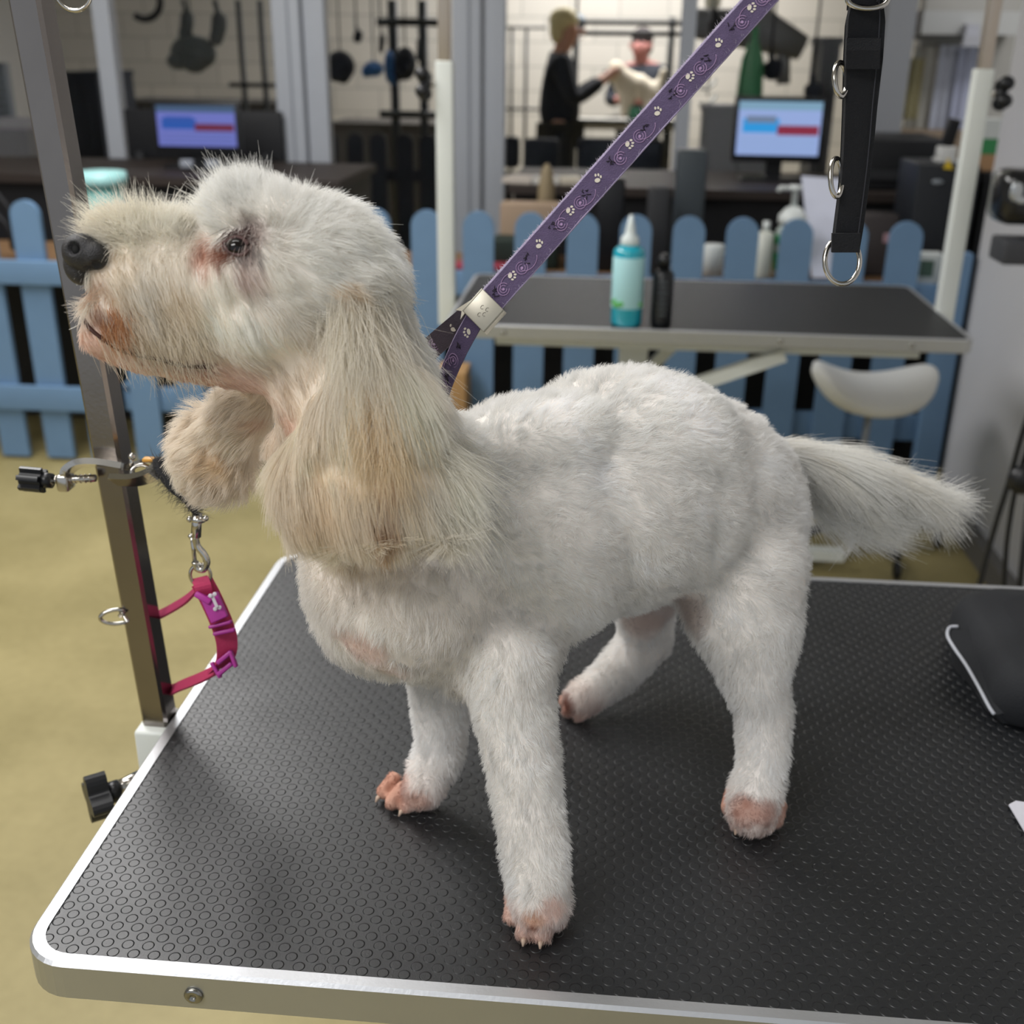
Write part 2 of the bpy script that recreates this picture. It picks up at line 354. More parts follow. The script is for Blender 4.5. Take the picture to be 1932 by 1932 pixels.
def hang(px, py0, py1, y, w, mt, lab, cat='tool', name='hanging_tool'):
    a, b = P(px, py0, y), P(px, py1, y)
    mb = MB(); ww = w / 2
    mb.tube(smoothpath([(a.x, y, a.z), (a.x + ww * .3, y + .01, (a.z + b.z) / 2), (b.x, y, b.z)], 4), [ww * .35] * 3 + [ww] * 3 + [ww * .9] * 2 + [ww * .5], mt, 10)
    mb.tube([(a.x, y, a.z), (a.x, y, 2.749)], .006, dk, 6)
    return simple(name, mb, lab, cat)
hang(672, 50, 80, 7.6, .06, navy, 'short black nozzle hanging from the dark tube frame')
hang(790, 55, 115, 7.6, .05, navy, 'long black hose hanging at the right end of the dark tube frame')
hang(718, 50, 100, 7.6, .04, darkm, 'thin grey hose hanging on the dark tube frame')
blue_cl = mat('blue_cloth', '#35659c', .8)
def blob(name, px, py, y, rx, rz_, mt, lab, cat, ry=.08):
    p = P(px, py, y); mb = MB(); mb.ell(p, [(rx, 0, 0), (0, ry, 0), (0, 0, rz_)], mt, 12)
    mb.tube([p, (p.x, p.y, 2.749)], .005, dk, 6)
    for i in range(4):
        q = p + Vector((random.uniform(-.7, .7) * rx, -.02, random.uniform(-.7, .5) * rz_)); mb.ell(q, [(rx * .5, 0, 0), (0, ry, 0), (0, 0, rz_ * .5)], mt, 8)
    return simple(name, mb, lab, cat)
blob('hanging_dryer', 642, 125, 7.2, .09, .09, navy, 'dark dryer hanging left of the blue cloths behind the glass', 'dryer')
blob('folded_cloth', 705, 130, 7.2, .06, .045, blue_cl, 'dull blue cloth hanging between dryer and dark post', 'cloth')
blob('hanging_towel', 735, 126, 7.5, .035, .1, blue_cl, 'bright blue towel hanging on the dark post', 'towel', .03)
blob('hanging_hood', 765, 120, 7.5, .07, .1, navy, 'dark round hood hanging right of the blue towel', 'hood', .08)
blob('hose_bundle', 365, 100, 7.0, .14, .1, mat('grey_green', '#4c5152', .7), 'dark grey-green hose bundle hanging behind the left glass pane', 'hose')
blob('hanging_bag', 1140, 128, 8.2, .0001, .0001, navy, 'x', 'x') if False else None
hang(405, 0, 85, 7.0, .09, mat('grey_green', '#4c5152', .7), 'grey hose hanging above the hose bundle behind the left pane', 'hose', 'hanging_hose')
hang(345, 0, 75, 7.0, .08, mat('grey_green', '#4c5152', .7), 'second grey hose left of the hanging hose behind the left pane', 'hose', 'hanging_hose')
mb = MB(); mb.tube(arc(P(270, 0, 6.8), (.10, 0, 0), (0, 0, -.1), -.3, 2.2, 14), .02, darkm); mb.tube([mb.v[0], (mb.v[0].x, mb.v[0].y, 2.749)], .01, darkm); simple('curved_pipe', mb, 'curved dark pipe end at the top behind the left pane', 'pipe')
# dark low units along far room under its wall
def unit(name, x0, y0, x1, y1, z1, mt, lab, cat, top=None):
    r = thing(name, ((x0 + x1) / 2, (y0 + y1) / 2, 0), lab, cat)
    MB().bb((x0, y0, 0), (x1, y1, z1 - .03), mt).build('body', r)
    MB().bb((x0 - .01, y0 - .01, z1 - .029), (x1 + .01, y1, z1), top or mt).build('top', r)
    MB().bb((x0 + .03, y0 - .012, .1), ((x0 + x1) / 2 - .01, y0 - .001, z1 - .06), mt).build('door', r)
    MB().bb(((x0 + x1) / 2 + .01, y0 - .012, .1), (x1 - .03, y0 - .001, z1 - .06), mt).build('door', r)
    return r
unit('low_cabinet', P(622, 200, 8.8).x, 8.8, P(850, 200, 8.8).x, 9.4, P(700, 232, 8.8).z, mat('cab_grey', '#4b4846', .7), 'dark grey low cabinet along the far wall behind the centre pane', 'cabinet')
unit('far_cabinet', P(225, 200, 8.6).x, 8.6, P(520, 200, 8.6).x, 9.2, P(300, 190, 8.6).z, mat('cab_grey', '#4b4846', .7), 'dark low cabinet behind the glass above the left monitor', 'cabinet')
unit('black_cabinet', P(130, 200, 7.6).x, 7.6, P(188, 200, 7.6).x, 8.2, P(160, 135, 7.6).z, navy, 'tall black cabinet right of the chrome pole behind the glass', 'cabinet')
unit('grey_cabinet', P(-60, 300, 6.0).x, 6.0, P(58, 300, 6.0).x, 6.5, P(20, 232, 6.0).z, mat('cab_pale', '#74757a', .6), 'pale grey cabinet at the left edge behind the glass', 'cabinet', mat('cab_top', '#9a9aa2', .5))
# louvred grey panel at the very left above it
r = thing('wall_rack', (P(10, 180, 6.6).x, 6.6, 0), 'grey louvred rack standing at the left edge above the pale cabinet', 'rack')
pa, pb = P(-30, 118, 6.6), P(22, 222, 6.6)
MB().bb((pa.x, 6.6, 0), (pb.x, 6.66, pa.z), mat('rack_grey', '#747b84', .6)).build('panel', r)
for i in range(7):
    z = pb.z + (pa.z - pb.z) * (i + .5) / 7; MB().bb((pa.x + .02, 6.585, z - .012), (pb.x - .02, 6.599, z + .012), mat('rack_slat', '#596068', .6)).build('slat', r)
# far table with the white dog and people
yT = 8.75
zt = P(1180, 230, yT).z
r = thing('far_grooming_table', (P(1180, 230, yT).x, yT, 0), 'pale grooming table carrying the small white dog in the far room', 'table')
MB().bb((P(1085, 230, yT).x, yT - .1, zt - .05), (P(1275, 230, yT).x, yT + .5, zt), mat('pale_top', '#b9b6ae', .6)).build('table_top', r)
for px in (1095, 1262): x = P(px, 250, yT).x; MB().bb((x - .02, yT, 0), (x + .02, yT + .04, zt - .051), dk).build('leg', r); MB().bb((x - .02, yT + .4, 0), (x + .02, yT + .44, zt - .051), dk).build('leg', r)
def skinned(name, verts, edges, radii, mt, parent=None, lvl=2, **kw):
    me = bpy.data.meshes.new(name + '_base'); me.from_pydata([tuple(v) for v in verts], edges, []); o = bpy.data.objects.new(name + '_tmp', me); COL.objects.link(o)
    md = o.modifiers.new('s', 'SKIN'); me.skin_vertices[0].data[0].use_root = True
    for i, rr in enumerate(radii): me.skin_vertices[0].data[i].radius = (rr if isinstance(rr, tuple) else (rr, rr))
    sb = o.modifiers.new('b', 'SUBSURF'); sb.levels = lvl; sb.render_levels = lvl
    dg = bpy.context.evaluated_depsgraph_get(); m2 = bpy.data.meshes.new_from_object(o.evaluated_get(dg)); bpy.data.objects.remove(o)
    m2.name = name; m2.materials.clear(); m2.materials.append(mt); m2.polygons.foreach_set('use_smooth', [True] * len(m2.polygons))
    o = bpy.data.objects.new(name, m2); COL.objects.link(o)
    if parent: o.parent = parent; o.matrix_parent_inverse = Matrix.Translation(parent.location).inverted()
    tag(o, **kw); return o
def person(px_head, py_head, y, H, face, hairc, cloth, lab, seated=False, turn=0, arm=None):
    h = P(px_head, py_head, y); x = h.x; zt_ = h.z + .1; r = thing('person', (x, y, 0), lab, 'person')
    s = zt_ / 1.7 if not seated else 1.0
    f = Vector((math.cos(turn), math.sin(turn), 0)); sd = Vector((-f.y, f.x, 0)); b = Vector((x, y, 0))
    def q(ff, ss, z): return b + f * ff + sd * ss + Vector((0, 0, z * s if not seated else z))
    if seated: top = zt_ - 1.7
    else: top = 0
    Z = lambda z: z * s if not seated else z + top
    q = lambda ff, ss, z: b + f * ff + sd * ss + Vector((0, 0, Z(z)))
    # body with head, arms, legs as one surface
    v = [q(0, 0, .98), q(.0, 0, 1.18), q(-.02, 0, 1.38), q(-.01, 0, 1.47), q(.03, 0, 1.52), q(.05, 0, 1.60), q(.04, 0, 1.68)]
    e = [(0, 1), (1, 2), (2, 3), (3, 4), (4, 5), (5, 6)]; R = [.09, .11, .15, .06, .06, .085, .06]
    for sg in (1, -1):
        i = len(v); hd = q(*arm[0]) if arm else q(.3, sg * .12, 1.15); el = q(.08, sg * .23, 1.12)
        if arm: hd = q(arm[0][0], sg * .06, arm[0][2])
        v += [q(-.01, sg * .17, 1.38), el, hd, hd + (hd - el).normalized() * .09]; e += [(2, i), (i, i + 1), (i + 1, i + 2), (i + 2, i + 3)]; R += [.06, .045, .03, .035]
        i = len(v)
        if seated: v += [q(0, sg * .1, .9), q(.38, sg * .13, .88), q(.38, sg * .13, .5), q(.47, sg * .13, .46)]
        else: v += [q(0, sg * .09, .88), q(.02, sg * .1, .5), q(-.01, sg * .1, .08), q(.12, sg * .1, .04)]
        e += [(0, i), (i, i + 1), (i + 1, i + 2), (i + 2, i + 3)]; R += [.07, .06, .045, .04]
    skinned('body', v, e, R, face, r)
    # clothes: tunic and trousers slightly larger
    v = [q(0, 0, .86), q(0, 0, 1.18), q(-.02, 0, 1.38), q(-.01, 0, 1.455)]; e = [(0, 1), (1, 2), (2, 3)]; R = [.175, .15, .168, .075]
    for sg in (1, -1):
        i = len(v); el = q(.08, sg * .23, 1.12); v += [q(-.01, sg * .175, 1.38), el]; e += [(2, i), (i, i + 1)]; R += [.075, .058]
        hd = q(arm[0][0], sg * .06, arm[0][2]) if arm else q(.3, sg * .12, 1.15); v.append(el + (hd - el) * .8); e.append((i + 1, i + 2)); R.append(.045)
    skinned('top', v, e, R, cloth, r)
    v = [q(0, 0, 1.02)]; e = []; R = [.165]
    for sg in (1, -1):
        i = len(v)
        if seated: v += [q(0, sg * .1, .9), q(.38, sg * .13, .88), q(.38, sg * .13, .52)]
        else: v += [q(0, sg * .09, .88), q(.02, sg * .1, .5), q(-.01, sg * .1, .1)]
        e += [(0, i), (i, i + 1), (i + 1, i + 2)]; R += [.105, .085, .065]
    skinned('trousers', v, e, R, cloth, r)
    hh = q(.03, 0, 1.665); mb = MB(); mb.ell(hh + Vector((0, 0, .01)) - f * .02, [f * .1, sd * .088, (0, 0, .085)], hairc, 12); mb.ell(hh - f * .06 - Vector((0, 0, .05)), [f * .055, sd * .075, (0, 0, .09)], hairc, 10); mb.build('hair', r)
    mb = MB(); hc_ = q(.05, 0, 1.61)
    mb.ell(hc_ + f * .095 - Vector((0, 0, .01)), [f * .018, sd * .012, (0, 0, .02)], face, 8); mb.build('nose', r)
    for sg in (1, -1): mb = MB(); mb.ell(hc_ + f * .078 + sd * sg * .032 + Vector((0, 0, .02)), [f * .012, sd * .014, (0, 0, .01)], blackm, 8); mb.build('eye', r)
    mb = MB(); mb.ell(hc_ + f * .082 - Vector((0, 0, .05)), [f * .01, sd * .024, (0, 0, .007)], mat('lips', '#a05a52', .5), 8); mb.build('mouth', r)
    for sg in (1, -1): mb = MB(); mb.ell(hc_ + sd * sg * .085, [f * .018, sd * .008, (0, 0, .03)], face, 8); mb.build('ear', r)
    return r
person(1060, 62, 8.2, 1.6, skin, mat('blond_hair', '#d6c99c', .7), navy, 'person in black with short blond hair standing side-on by the dark frame', False, math.radians(5), arm=[(.33, 0, 1.3)])
person(1212, 92, 9.75, 1.6, mat('skin_pink', '#b97f78', .6), mat('dark_hair', '#2c2526', .7), navy, 'person in black with reddish face bending behind the small white dog', False, math.radians(250), arm=[(.3, 0, 1.15)])
# little white dog on the far table
y_ = 8.95
def q2(px, py, dy=0): return P(px, py, y_ + dy)
v = [q2(1190, 163), q2(1222, 165), q2(1240, 175), q2(1168, 140, -.02), q2(1160, 125, -.03), q2(1150, 135, -.05)]; e = [(0, 1), (1, 2), (0, 3), (3, 4), (4, 5)]; R = [.1, .1, .08, .07, .075, .04]
for px, dy, a in ((1180, -.06, 0), (1184, .08, 0), (1225, -.06, 1), (1230, .08, 1)):
    i = len(v); v += [q2(px, 190, dy), Vector((q2(px, 200, dy).x, y_ + dy, zt + .02))]; e += [(a, i), (i, i + 1)]; R += [.045, .035]
i = len(v); v += [q2(1248, 150), q2(1256, 128)]; e += [(2, i), (i, i + 1)]; R += [.03, .035]
rd = thing('small_dog', (q2(1200, 163).x, y_, zt), 'small fluffy white dog standing on the far grooming table', 'dog')
skinned('body', v, e, R, mat('far_fur', '#cfc6b4', .9, 0, .1, 60, .6, 120), rd)
mb = MB(); mb.ell(q2(1143, 137, -.05), [(.02, 0, 0), (0, .02, 0), (0, 0, .018)], blackm, 8); mb.build('nose', rd)
for px in (1158, 1172): mb = MB(); mb.ell(q2(px, 140, -.1 if px == 1158 else .05), [(.035, 0, 0), (0, .02, 0), (0, 0, .07)], mat('far_fur2', '#c9bda0', .9), 8); mb.build('ear', rd)
simple('green_tub', MB().lathe([(.05, 0), (.055, .09), (.06, .1)], mat('green_pot', '#3f7d66', .5), (q2(1199, 205, -.12).x, y_ - .05, zt)), 'small green tub beside the far dog legs', 'tub')
simple('wall_dryer', MB().tube([P(1088, 42, 8.9), P(1088, 42, 8.9) + Vector((0, 0, 2.72 - P(1088, 42, 8.9).z))], .01, dk).ell(P(1088, 42, 8.9), [(.07, 0, 0), (0, .07, 0), (0, 0, .06)], mat('slate_blue', '#5c6b78', .5)), 'round slate-blue dryer head above the blond person', 'dryer')
# chairs/black machines on counter level behind glass
def chairback(px, py0, py1, y, w, lab):
    a, b = P(px, py0, y), P(px, py1, y); r = thing('office_chair', (a.x, y, 0), lab, 'chair', 'black office chairs behind the glass')
    MB().bb((a.x - w / 2, y, b.z), (a.x + w / 2, y + .08, a.z), navy, .03).build('backrest', r)
    MB().bb((a.x - w / 2, y - .4, b.z - .12), (a.x + w / 2, y + .05, b.z - .02), navy, .03).build('seat', r)
    MB().tube([(a.x, y - .15, .05), (a.x, y - .15, b.z - .12)], .03, blackm).build('column', r)
    for i in range(5):
        an = i * 1.2566; MB().tube([(a.x, y - .15, .08), (a.x + .18 * math.cos(an), y - .15 + .18 * math.sin(an), .04)], .02, blackm).build('leg', r)
chairback(1022, 262, 322, 6.5, .2, 'black chair back in front of the blond person')
chairback(965, 258, 318, 7.2, .1, 'narrow black chair back at the edge of the grey frame')
chairback(1170, 262, 325, 5.7, .42, 'wide black chair back below the far white dog')
# items in the right part of the glazing
gsg = mat('mid_grey', '#6d6f72', .6)
simple('green_bottle', MB().lathe([(.055, 0), (.06, .05), (.05, .2), (.02, .28), (.014, .34)], mat('green_glass', '#2f6b45', .4), (P(1413, 190, 5.6).x, 5.6, 1.12)), 'dark green tall bottle above the right monitor', 'bottle')
unit('grey_locker', P(1330, 200, 5.6).x, 5.55, P(1470, 200, 5.6).x, 5.8, 1.12, gsg, 'grey locker with the green bottle on top behind the right monitor', 'locker')
unit('steel_box', P(1556, 60, 5.6).x, 5.6, P(1590, 60, 5.6).x, 5.9, P(1570, 70, 5.6).z, mat('steel_dark', '#55575a', .5), 'tall dark steel cabinet left of the black hanging strap', 'cabinet')
mb = MB(); a = P(1440, 78, 6.2); mb.tube([(a.x - .35, 6.2, a.z + .08), (a.x, 6.2, a.z + .05), (a.x + .2, 6.2, a.z - .03)], [.07, .1, .06], gsg); mb.tube([(a.x + .1, 6.2, a.z), (a.x + .12, 6.2, a.z - .2)], .035, gsg); mb.tube([(a.x, 6.2, a.z), (a.x, 6.2, 2.75)], .03, gsg)
simple('overhead_duct', mb, 'grey duct hanging from the ceiling behind the right pane', 'duct')
hang(1455, 100, 150, 5.7, .09, navy, 'black dryer nozzle hanging right of the green bottle', 'dryer', 'dryer_nozzle')
hang(1533, 140, 200, 5.5, .08, navy, 'black handset shape hanging behind the right monitor', 'tool', 'black_handset')
hang(1350, 20, 70, 6.0, .08, blackm, 'black strap hanging from pale knobs at the top right of the leash', 'strap', 'hanging_strap')
for px in (1338, 1352): simple('pale_knob', MB().ell(P(px, 4, 6.0), [(.022, 0, 0), (0, .02, 0), (0, 0, .03)], mat('cream', '#cfccb6', .4)), 'small pale knob above the hanging strap, %s one' % ('left' if px == 1338 else 'right'), 'knob', 'pale knobs above the strap')
for py, l in ((150, 'upper'), (180, 'lower')):
    simple('metal_hook', MB().tube([P(1335, py, 4.3 + (py - 150) * .004) - Vector((0, 0, .005)), Vector((P(1335, py, 4.3).x, 4.3 + (py - 150) * .004, 2.749))], .003, dk, 6).tube(arc(P(1335, py, 4.3 + (py - 150) * .004), (.03, 0, .005), (-.005, 0, -.03), 0, 2.6, 12), .006, mat('hook_metal', '#d5d5cf', .3, .6)), 'pale curved hook in the dark just right of the leash, %s of two' % l, 'hook', 'pale hooks beside the leash')
# right notice area
def sheet(px0, py0, px1, py1, y, mt, lab, name='hanging_sheet', cat='paper'):
    a, b = P(px0, py0, y), P(px1, py1, y); mb = MB(); n = 6; pts = []
    for i in range(n + 1): x = a.x + (b.x - a.x) * i / n; pts.append(Vector((x, y + .006 * math.sin(i * 2.2), (a.z + b.z) / 2)))
    mb.ribbon(pts, Vector((0, 0, (a.z - b.z) / 2)), .002, mt); return simple(name, mb, lab, cat, 'plastic sheets on the notice wall')
sheet(1728, 88, 1772, 250, 5.33, mat('plastic_sheet', '#b9b6ac', .4), 'beige plastic sleeve hanging left of the white curtain')
sheet(1775, 85, 1812, 262, 5.31, mat('plastic_white', '#b9bdcc', .3), 'white plastic sheet hanging in the middle of the notice wall')
sheet(1812, 90, 1838, 262, 5.29, mat('plastic_blue', '#b4b9d2', .3), 'bluish plastic sheet hanging right on the notice wall')
sheet(1718, 110, 1729, 225, 5.30, mat('yellow_strip', '#b3ab83', .4), 'thin yellowish strip hanging by the dark door frame')
_dc = thing('door_closer', P(1812, 88, 5.1), 'white door closer box with dark arm under the white lintel', 'door closer'); MB().bb(tuple(P(1812, 66, 5.1)), tuple(P(1850, 88, 5.04)), mat('closer', '#b9bac2', .4)).bb((P(1820, 70, 5.1).x, 5.09, P(1820, 75, 5.1).z), (P(1845, 70, 5.1).x, 5.16, pl1.z - .03), mat('closer', '#b9bac2', .4)).build('closer_box', _dc)
MB().bb(tuple(P(1725, 66, 5.08)), tuple(P(1815, 76, 5.05)), mat('arm_dk', '#3a3936', .4)).build('closer_arm', _dc, 'dark closer arm')
simple('desk_ledge', MB().bb((P(1690, 255, 5.0).x, 4.9, 0), (P(1850, 255, 5.0).x, 5.2, P(1740, 250, 4.95).z), mat('ledge', '#8b7a68', .6)), 'brown wooden ledge behind the black printer', 'ledge')
# counter-top things right
def onc(px, w, y, d, z0, z1, mt, name, lab, cat, bev=.004, extra=None):
    x = P(px, 330, y).x; r = thing(name, (x, y, z0), lab, cat); MB().bb((x - w / 2, y, z0), (x + w / 2, y + d, z1), mt, bev).build('body', r)
    if extra: extra(r, x)
    return r
def prn(r, x):
    MB().bb((x - .15, 4.285, zc + .04), (x + .15, 4.299, zc + .07), darkm).build('paper_slot', r); MB().bb((x + .1, 4.29, zc + .10), (x + .13, 4.299, zc + .12), gsg).build('button', r)
onc(1700, .30, 4.30, .36, zc + .001, P(1700, 262, 4.3).z, blackm, 'printer', 'big black printer box on the counter right of the black strap', 'printer', .01, prn)
xT = P(1783, 400, 3.78).x
r = thing('pc_tower', (xT, 3.78, zs), 'black computer tower with small badge standing behind the fence at the right', 'computer')
zt2 = P(1790, 312, 3.78).z
MB().bb((xT - .1, 3.78, zs + .001), (xT + .09, 4.04, zt2), mat('tower_black', '#1f2227', .5), .004).build('case', r)
pb_ = P(1769, 343, 3.775); MB().ell(pb_, [(.018, 0, 0), (0, .003, 0), (0, 0, .008)], mat('badge', '#9fa6ad', .3, .6)).build('badge', r)
r = thing('cordless_phone', (P(1793, 290, 3.9).x, 3.9, zt2), 'black phone handset upright in a white cradle on the computer tower', 'phone')
a, b = P(1802, 224, 3.9), P(1786, 276, 3.9)
MB().box((a + b) / 2, (.042, .02, (a - b).length), blackplastic, Matrix.Rotation(.18, 3, 'Y'), .006).build('handset', r)
MB().bb((b.x - .025, 3.88, zt2 + .012), (b.x + .03, 3.93, b.z), mat('cradle', '#d9d9d6', .4), .005).build('cradle', r)
MB().bb((b.x - .03, 3.87, zt2 + .001), (b.x + .035, 3.94, zt2 + .011), mat('cradle', '#d9d9d6', .4), .002).build('base', r)
simple('yellow_tag', MB().prism([P(1780, 318, 3.77), P(1798, 320, 3.77), P(1794, 308, 3.77), P(1790, 298, 3.77), P(1786, 308, 3.77)], (0, .006, 0), mat('yellow', '#d8b82c', .5)), 'small yellow tag hanging on the front of the black tower', 'tag')
xg = P(1872, 260, 3.9)
r = thing('green_box', (xg.x, 3.9, P(1870, 318, 3.9).z), 'green and white box stack standing right of the white table post', 'box')
zb0 = P(1868, 322, 3.9).z; zb1 = P(1870, 225, 3.9).z; zb2 = P(1870, 262, 3.9).z
MB().bb((xg.x - .05, 3.9, zb0), (xg.x + .04, 3.99, zb0 + .05), mat('tan_box', '#b08a64', .6)).build('tan_part', r)
MB().bb((xg.x - .05, 3.9, zb0 + .051), (xg.x + .04, 3.99, zb2), mat('green_lbl', '#3c8b55', .5)).build('green_part', r)
MB().bb((xg.x - .05, 3.9, zb2 + .001), (xg.x + .04, 3.99, zb1), mat('white_lbl', '#cfd3d1', .5)).build('white_part', r)
unit('black_cupboard', P(1838, 400, 3.9).x, 3.85, P(1900, 400, 3.9).x, 4.1, zb0 - .001, blackm, 'narrow black cupboard under the green box by the pale wall', 'cupboard')
# white board leaning behind fence
a, b = P(1512, 333, 3.95), P(1545, 522, 3.72)
r = MB().prism([P(1512, 332, 3.96), P(1590, 338, 3.96), P(1590, 524, 3.66), P(1532, 524, 3.66)], (0, .006, 0), mat('white_card', '#ccd0e0', .5))
simple('white_board', r, 'large pale board leaning behind the fence under the black strap', 'board')
# bottles behind the fence (stand on the bench)
def bottle(px, py_bot, y, z0, prof, mats, name, lab, cat='bottle', labels=None):
    x = P(px, py_bot, y).x; r = thing(name, (x, y, z0), lab, cat)
    for pn, pr, mt in prof: MB().lathe(pr, mt, (x, y, z0 + .001)).build(pn, r)
    return r, x
grn = mat('label_green', '#3f9b62', .5); wht = mat('white_plastic', '#dadfdd', .4)
Hp = P(1487, 350, 3.72).z - zs
r, x = bottle(1484, 520, 3.72, zs, [('bottle_body', [(.045, 0), (.048, .02), (.048, Hp * .52), (.03, Hp * .6)], mat('bottle_clear', '#b9c4bd', .3)), ('label_band', [(.0485, Hp * .1), (.0492, Hp * .11), (.0492, Hp * .28), (.0485, Hp * .29)], grn),
    ('label_band', [(.0485, Hp * .38), (.0492, Hp * .39), (.0492, Hp * .47), (.0485, Hp * .48)], grn), ('collar', [(.045, Hp * .6), (.045, Hp * .68), (.025, Hp * .76), (.014, Hp * .78)], wht), ('pump', [(.010, Hp * .78), (.010, Hp * .95), (.02, Hp * .955), (.02, Hp)], wht)], None, 'pump_bottle', 'white pump bottle with green labels behind the fence left of the strap ring')
MB().tube([(x, 3.72, zs + Hp * .975), (x - .05, 3.715, zs + Hp * .975), (x - .055, 3.713, zs + Hp * .94)], .007, wht).build('nozzle', r)
h_ = P(1445, 418, 3.68).z - zs
r, x = bottle(1437, 520, 3.68, zs, [('tube_body', [(.026, 0), (.027, .02), (.026, h_ * .8), (.012, h_ * .84)], mat('cream_tube', '#cfd2c8', .4)), ('cap', [(.011, h_ * .84), (.011, h_)], wht)], None, 'cream_tube', 'slim cream tube standing behind the fence left of the pump bottle', 'tube')
h_ = P(1345, 462, 3.68).z - zs
r, x = bottle(1343, 522, 3.68, zs, [('cup_body', [(.03, 0), (.033, h_ * .98), (.031, h_)], wht)], None, 'white_cup', 'plain white cup standing behind the fence right of the black bottle', 'cup')
MB().tube(arc((x + .03, 3.68, zs + h_ * .5), (.025, 0, 0), (0, 0, .03), -1.5, 1.5), .005, wht).build('handle', r)
a = P(1757, 478, 3.62); b = P(1740, 535, 3.62)
r = thing('small_carton', (a.x, 3.62, zs), 'small white carton with dark green patch behind the right end of the fence', 'carton')
MB().bb((a.x - .04, 3.61, zs + .001), (a.x + .035, 3.66, a.z), wht, .003).build('box', r); MB().bb((a.x - .032, 3.606, zs + .04), (a.x + .01, 3.609, a.z - .02), mat('dgreen', '#51685a', .5)).build('label_patch', r)
# dark clutter on bench
def clut(px, py, y, w, h, mt, lab, name, cat):
    p = P(px, py, y); mb = MB(); mb.bb((p.x - w / 2, y, zs + .001), (p.x + w / 2, y + .1, zs + h), mt, .01); return simple(name, mb, lab, cat)
clut(1240, 440, 3.7, .07, .28, darkm, 'tall dark canister behind the fence right of the teal bottle', 'dark_canister', 'canister')
clut(1300, 400, 3.9, .1, .38, mat('smoke', '#3b4247', .4), 'tall smoky plastic tub at the foot of the thin grey frame', 'smoky_tub', 'tub')
clut(1150, 430, 3.75, .09, .3, mat('jet', '#15161a', .4), 'black dispenser behind the teal bottle', 'black_dispenser', 'dispenser')
clut(1655, 470, 3.8, .12, .2, mat('grime', '#3b3636', .7), 'dark crate of clutter behind the fence right of the strap', 'dark_crate', 'crate')
simple('pink_tag', MB().bb(tuple(P(1668, 440, 3.799)), tuple(P(1684, 458, 3.79)), mat('pinkish', '#a98890', .6)), 'small pinkish tag on the dark crate', 'tag')
clut(990, 490, 3.75, .22, .1, mat('darkgreen', '#1d2b25', .7), 'dark green bag lying behind the fence near the leash', 'green_bag', 'bag')
a = P(905, 500, 3.62); simple('red_folder', MB().box((a.x, 3.7, zs + .012), (.20, .12, .022), mat('red_card', '#9c3a4c', .6), None, .003), 'red folder lying behind the fence left of the leash', 'folder')
a = P(1000, 455, 3.9); simple('tan_book', MB().box((a.x, 3.9, zs + .10), (.2, .1, .2), mat('tanc', '#9b8671', .7), None, .004), 'tan cardboard box behind the fence left of the leash', 'box')
a = P(1030, 405, 4.0); simple('ornament', MB().ell((a.x, 4.0, zs + .2), [(.03, 0, 0), (0, .03, 0), (0, 0, .12)], mat('ornc', '#84765c', .6)).bb((a.x - .03, 3.98, zs + .001), (a.x + .03, 4.02, zs + .1), darkm), 'small brownish figure on the bench above the tan box', 'ornament')
# paperwork on the counter edge
for i, (px, w, m_) in enumerate(((982, .11, '#b9b0a6'), (1030, .10, '#c9c6c0'), (1074, .08, '#c7bfae'))):
    a = P(px, 328, 4.3); simple('paper_pile', MB().box((a.x, 4.32, zc + .011), (w, .12, .02), mat('pp%d' % i, m_, .7), rz(.2 * (i - 1))), ('beige', 'white', 'cream')[i] + ' paper pile on the counter edge, %s of three left of the leash' % ('leftmost', 'middle', 'rightmost')[i], 'papers', 'paper piles on the counter edge')
# keyboard-ish light spots
for i, px in enumerate((365, 413)):
    a = P(px, 288, 4.5); simple('white_label_box', MB().box((a.x, 4.42, zc + .03), (.05, .03, .03), mat('lbl_grey', '#8a8f98', .5), None, .004), 'small grey box under the left monitor, %s one' % ('left', 'right')[i], 'box')
# teal tub left
a = P(180, 345, 3.75); zt_ = P(180, 325, 3.75).z
r = thing('teal_tub', (a.x, 3.8, zs), 'pale teal tub with rim standing behind the dog nose', 'tub')
zz = zt_ - zs
tl = mat('teal_plastic', '#7fc2bd', .4)
MB().lathe([(.05, 0), (.07, zz - .05)], tl, (a.x, 3.8, zs + .001)).build('bucket', r); MB().lathe([(.082, zz - .049), (.086, zz - .03), (.082, zz - .004), (.05, zz)], mat('teal_rim', '#9fd0cf', .4), (a.x, 3.8, zs + .001)).build('lid', r)
# cables at far left behind fence
mb = MB(); mb.tube(smoothpath([P(-10, 360, 3.7), P(20, 400, 3.7), P(35, 450, 3.7), P(28, 470, 3.75)], 5), .008, blackm); mb.tube(smoothpath([P(-10, 400, 3.68), P(15, 430, 3.68), P(25, 470, 3.68)], 5), .008, blackm)
simple('black_cables', mb, 'loop of black cables beside the leftmost fence picket', 'cable')
# cardboard under the far table
a, b = P(850, 690, 3.45), P(885, 775, 3.45)
simple('cardboard_box', MB().bb((a.x - .04, 3.36, b.z), (b.x, 3.5, a.z), mat('cardboard', '#a88458', .8), .002).bb((a.x - .04, 3.365, 0), (a.x - .02, 3.5, b.z), mat('cardboard', '#a88458', .8)).bb((b.x - .02, 3.365, 0), (b.x, 3.5, b.z), mat('cardboard', '#a88458', .8)), 'tan cardboard stand in front of the fence behind the purple leash loop', 'stand')
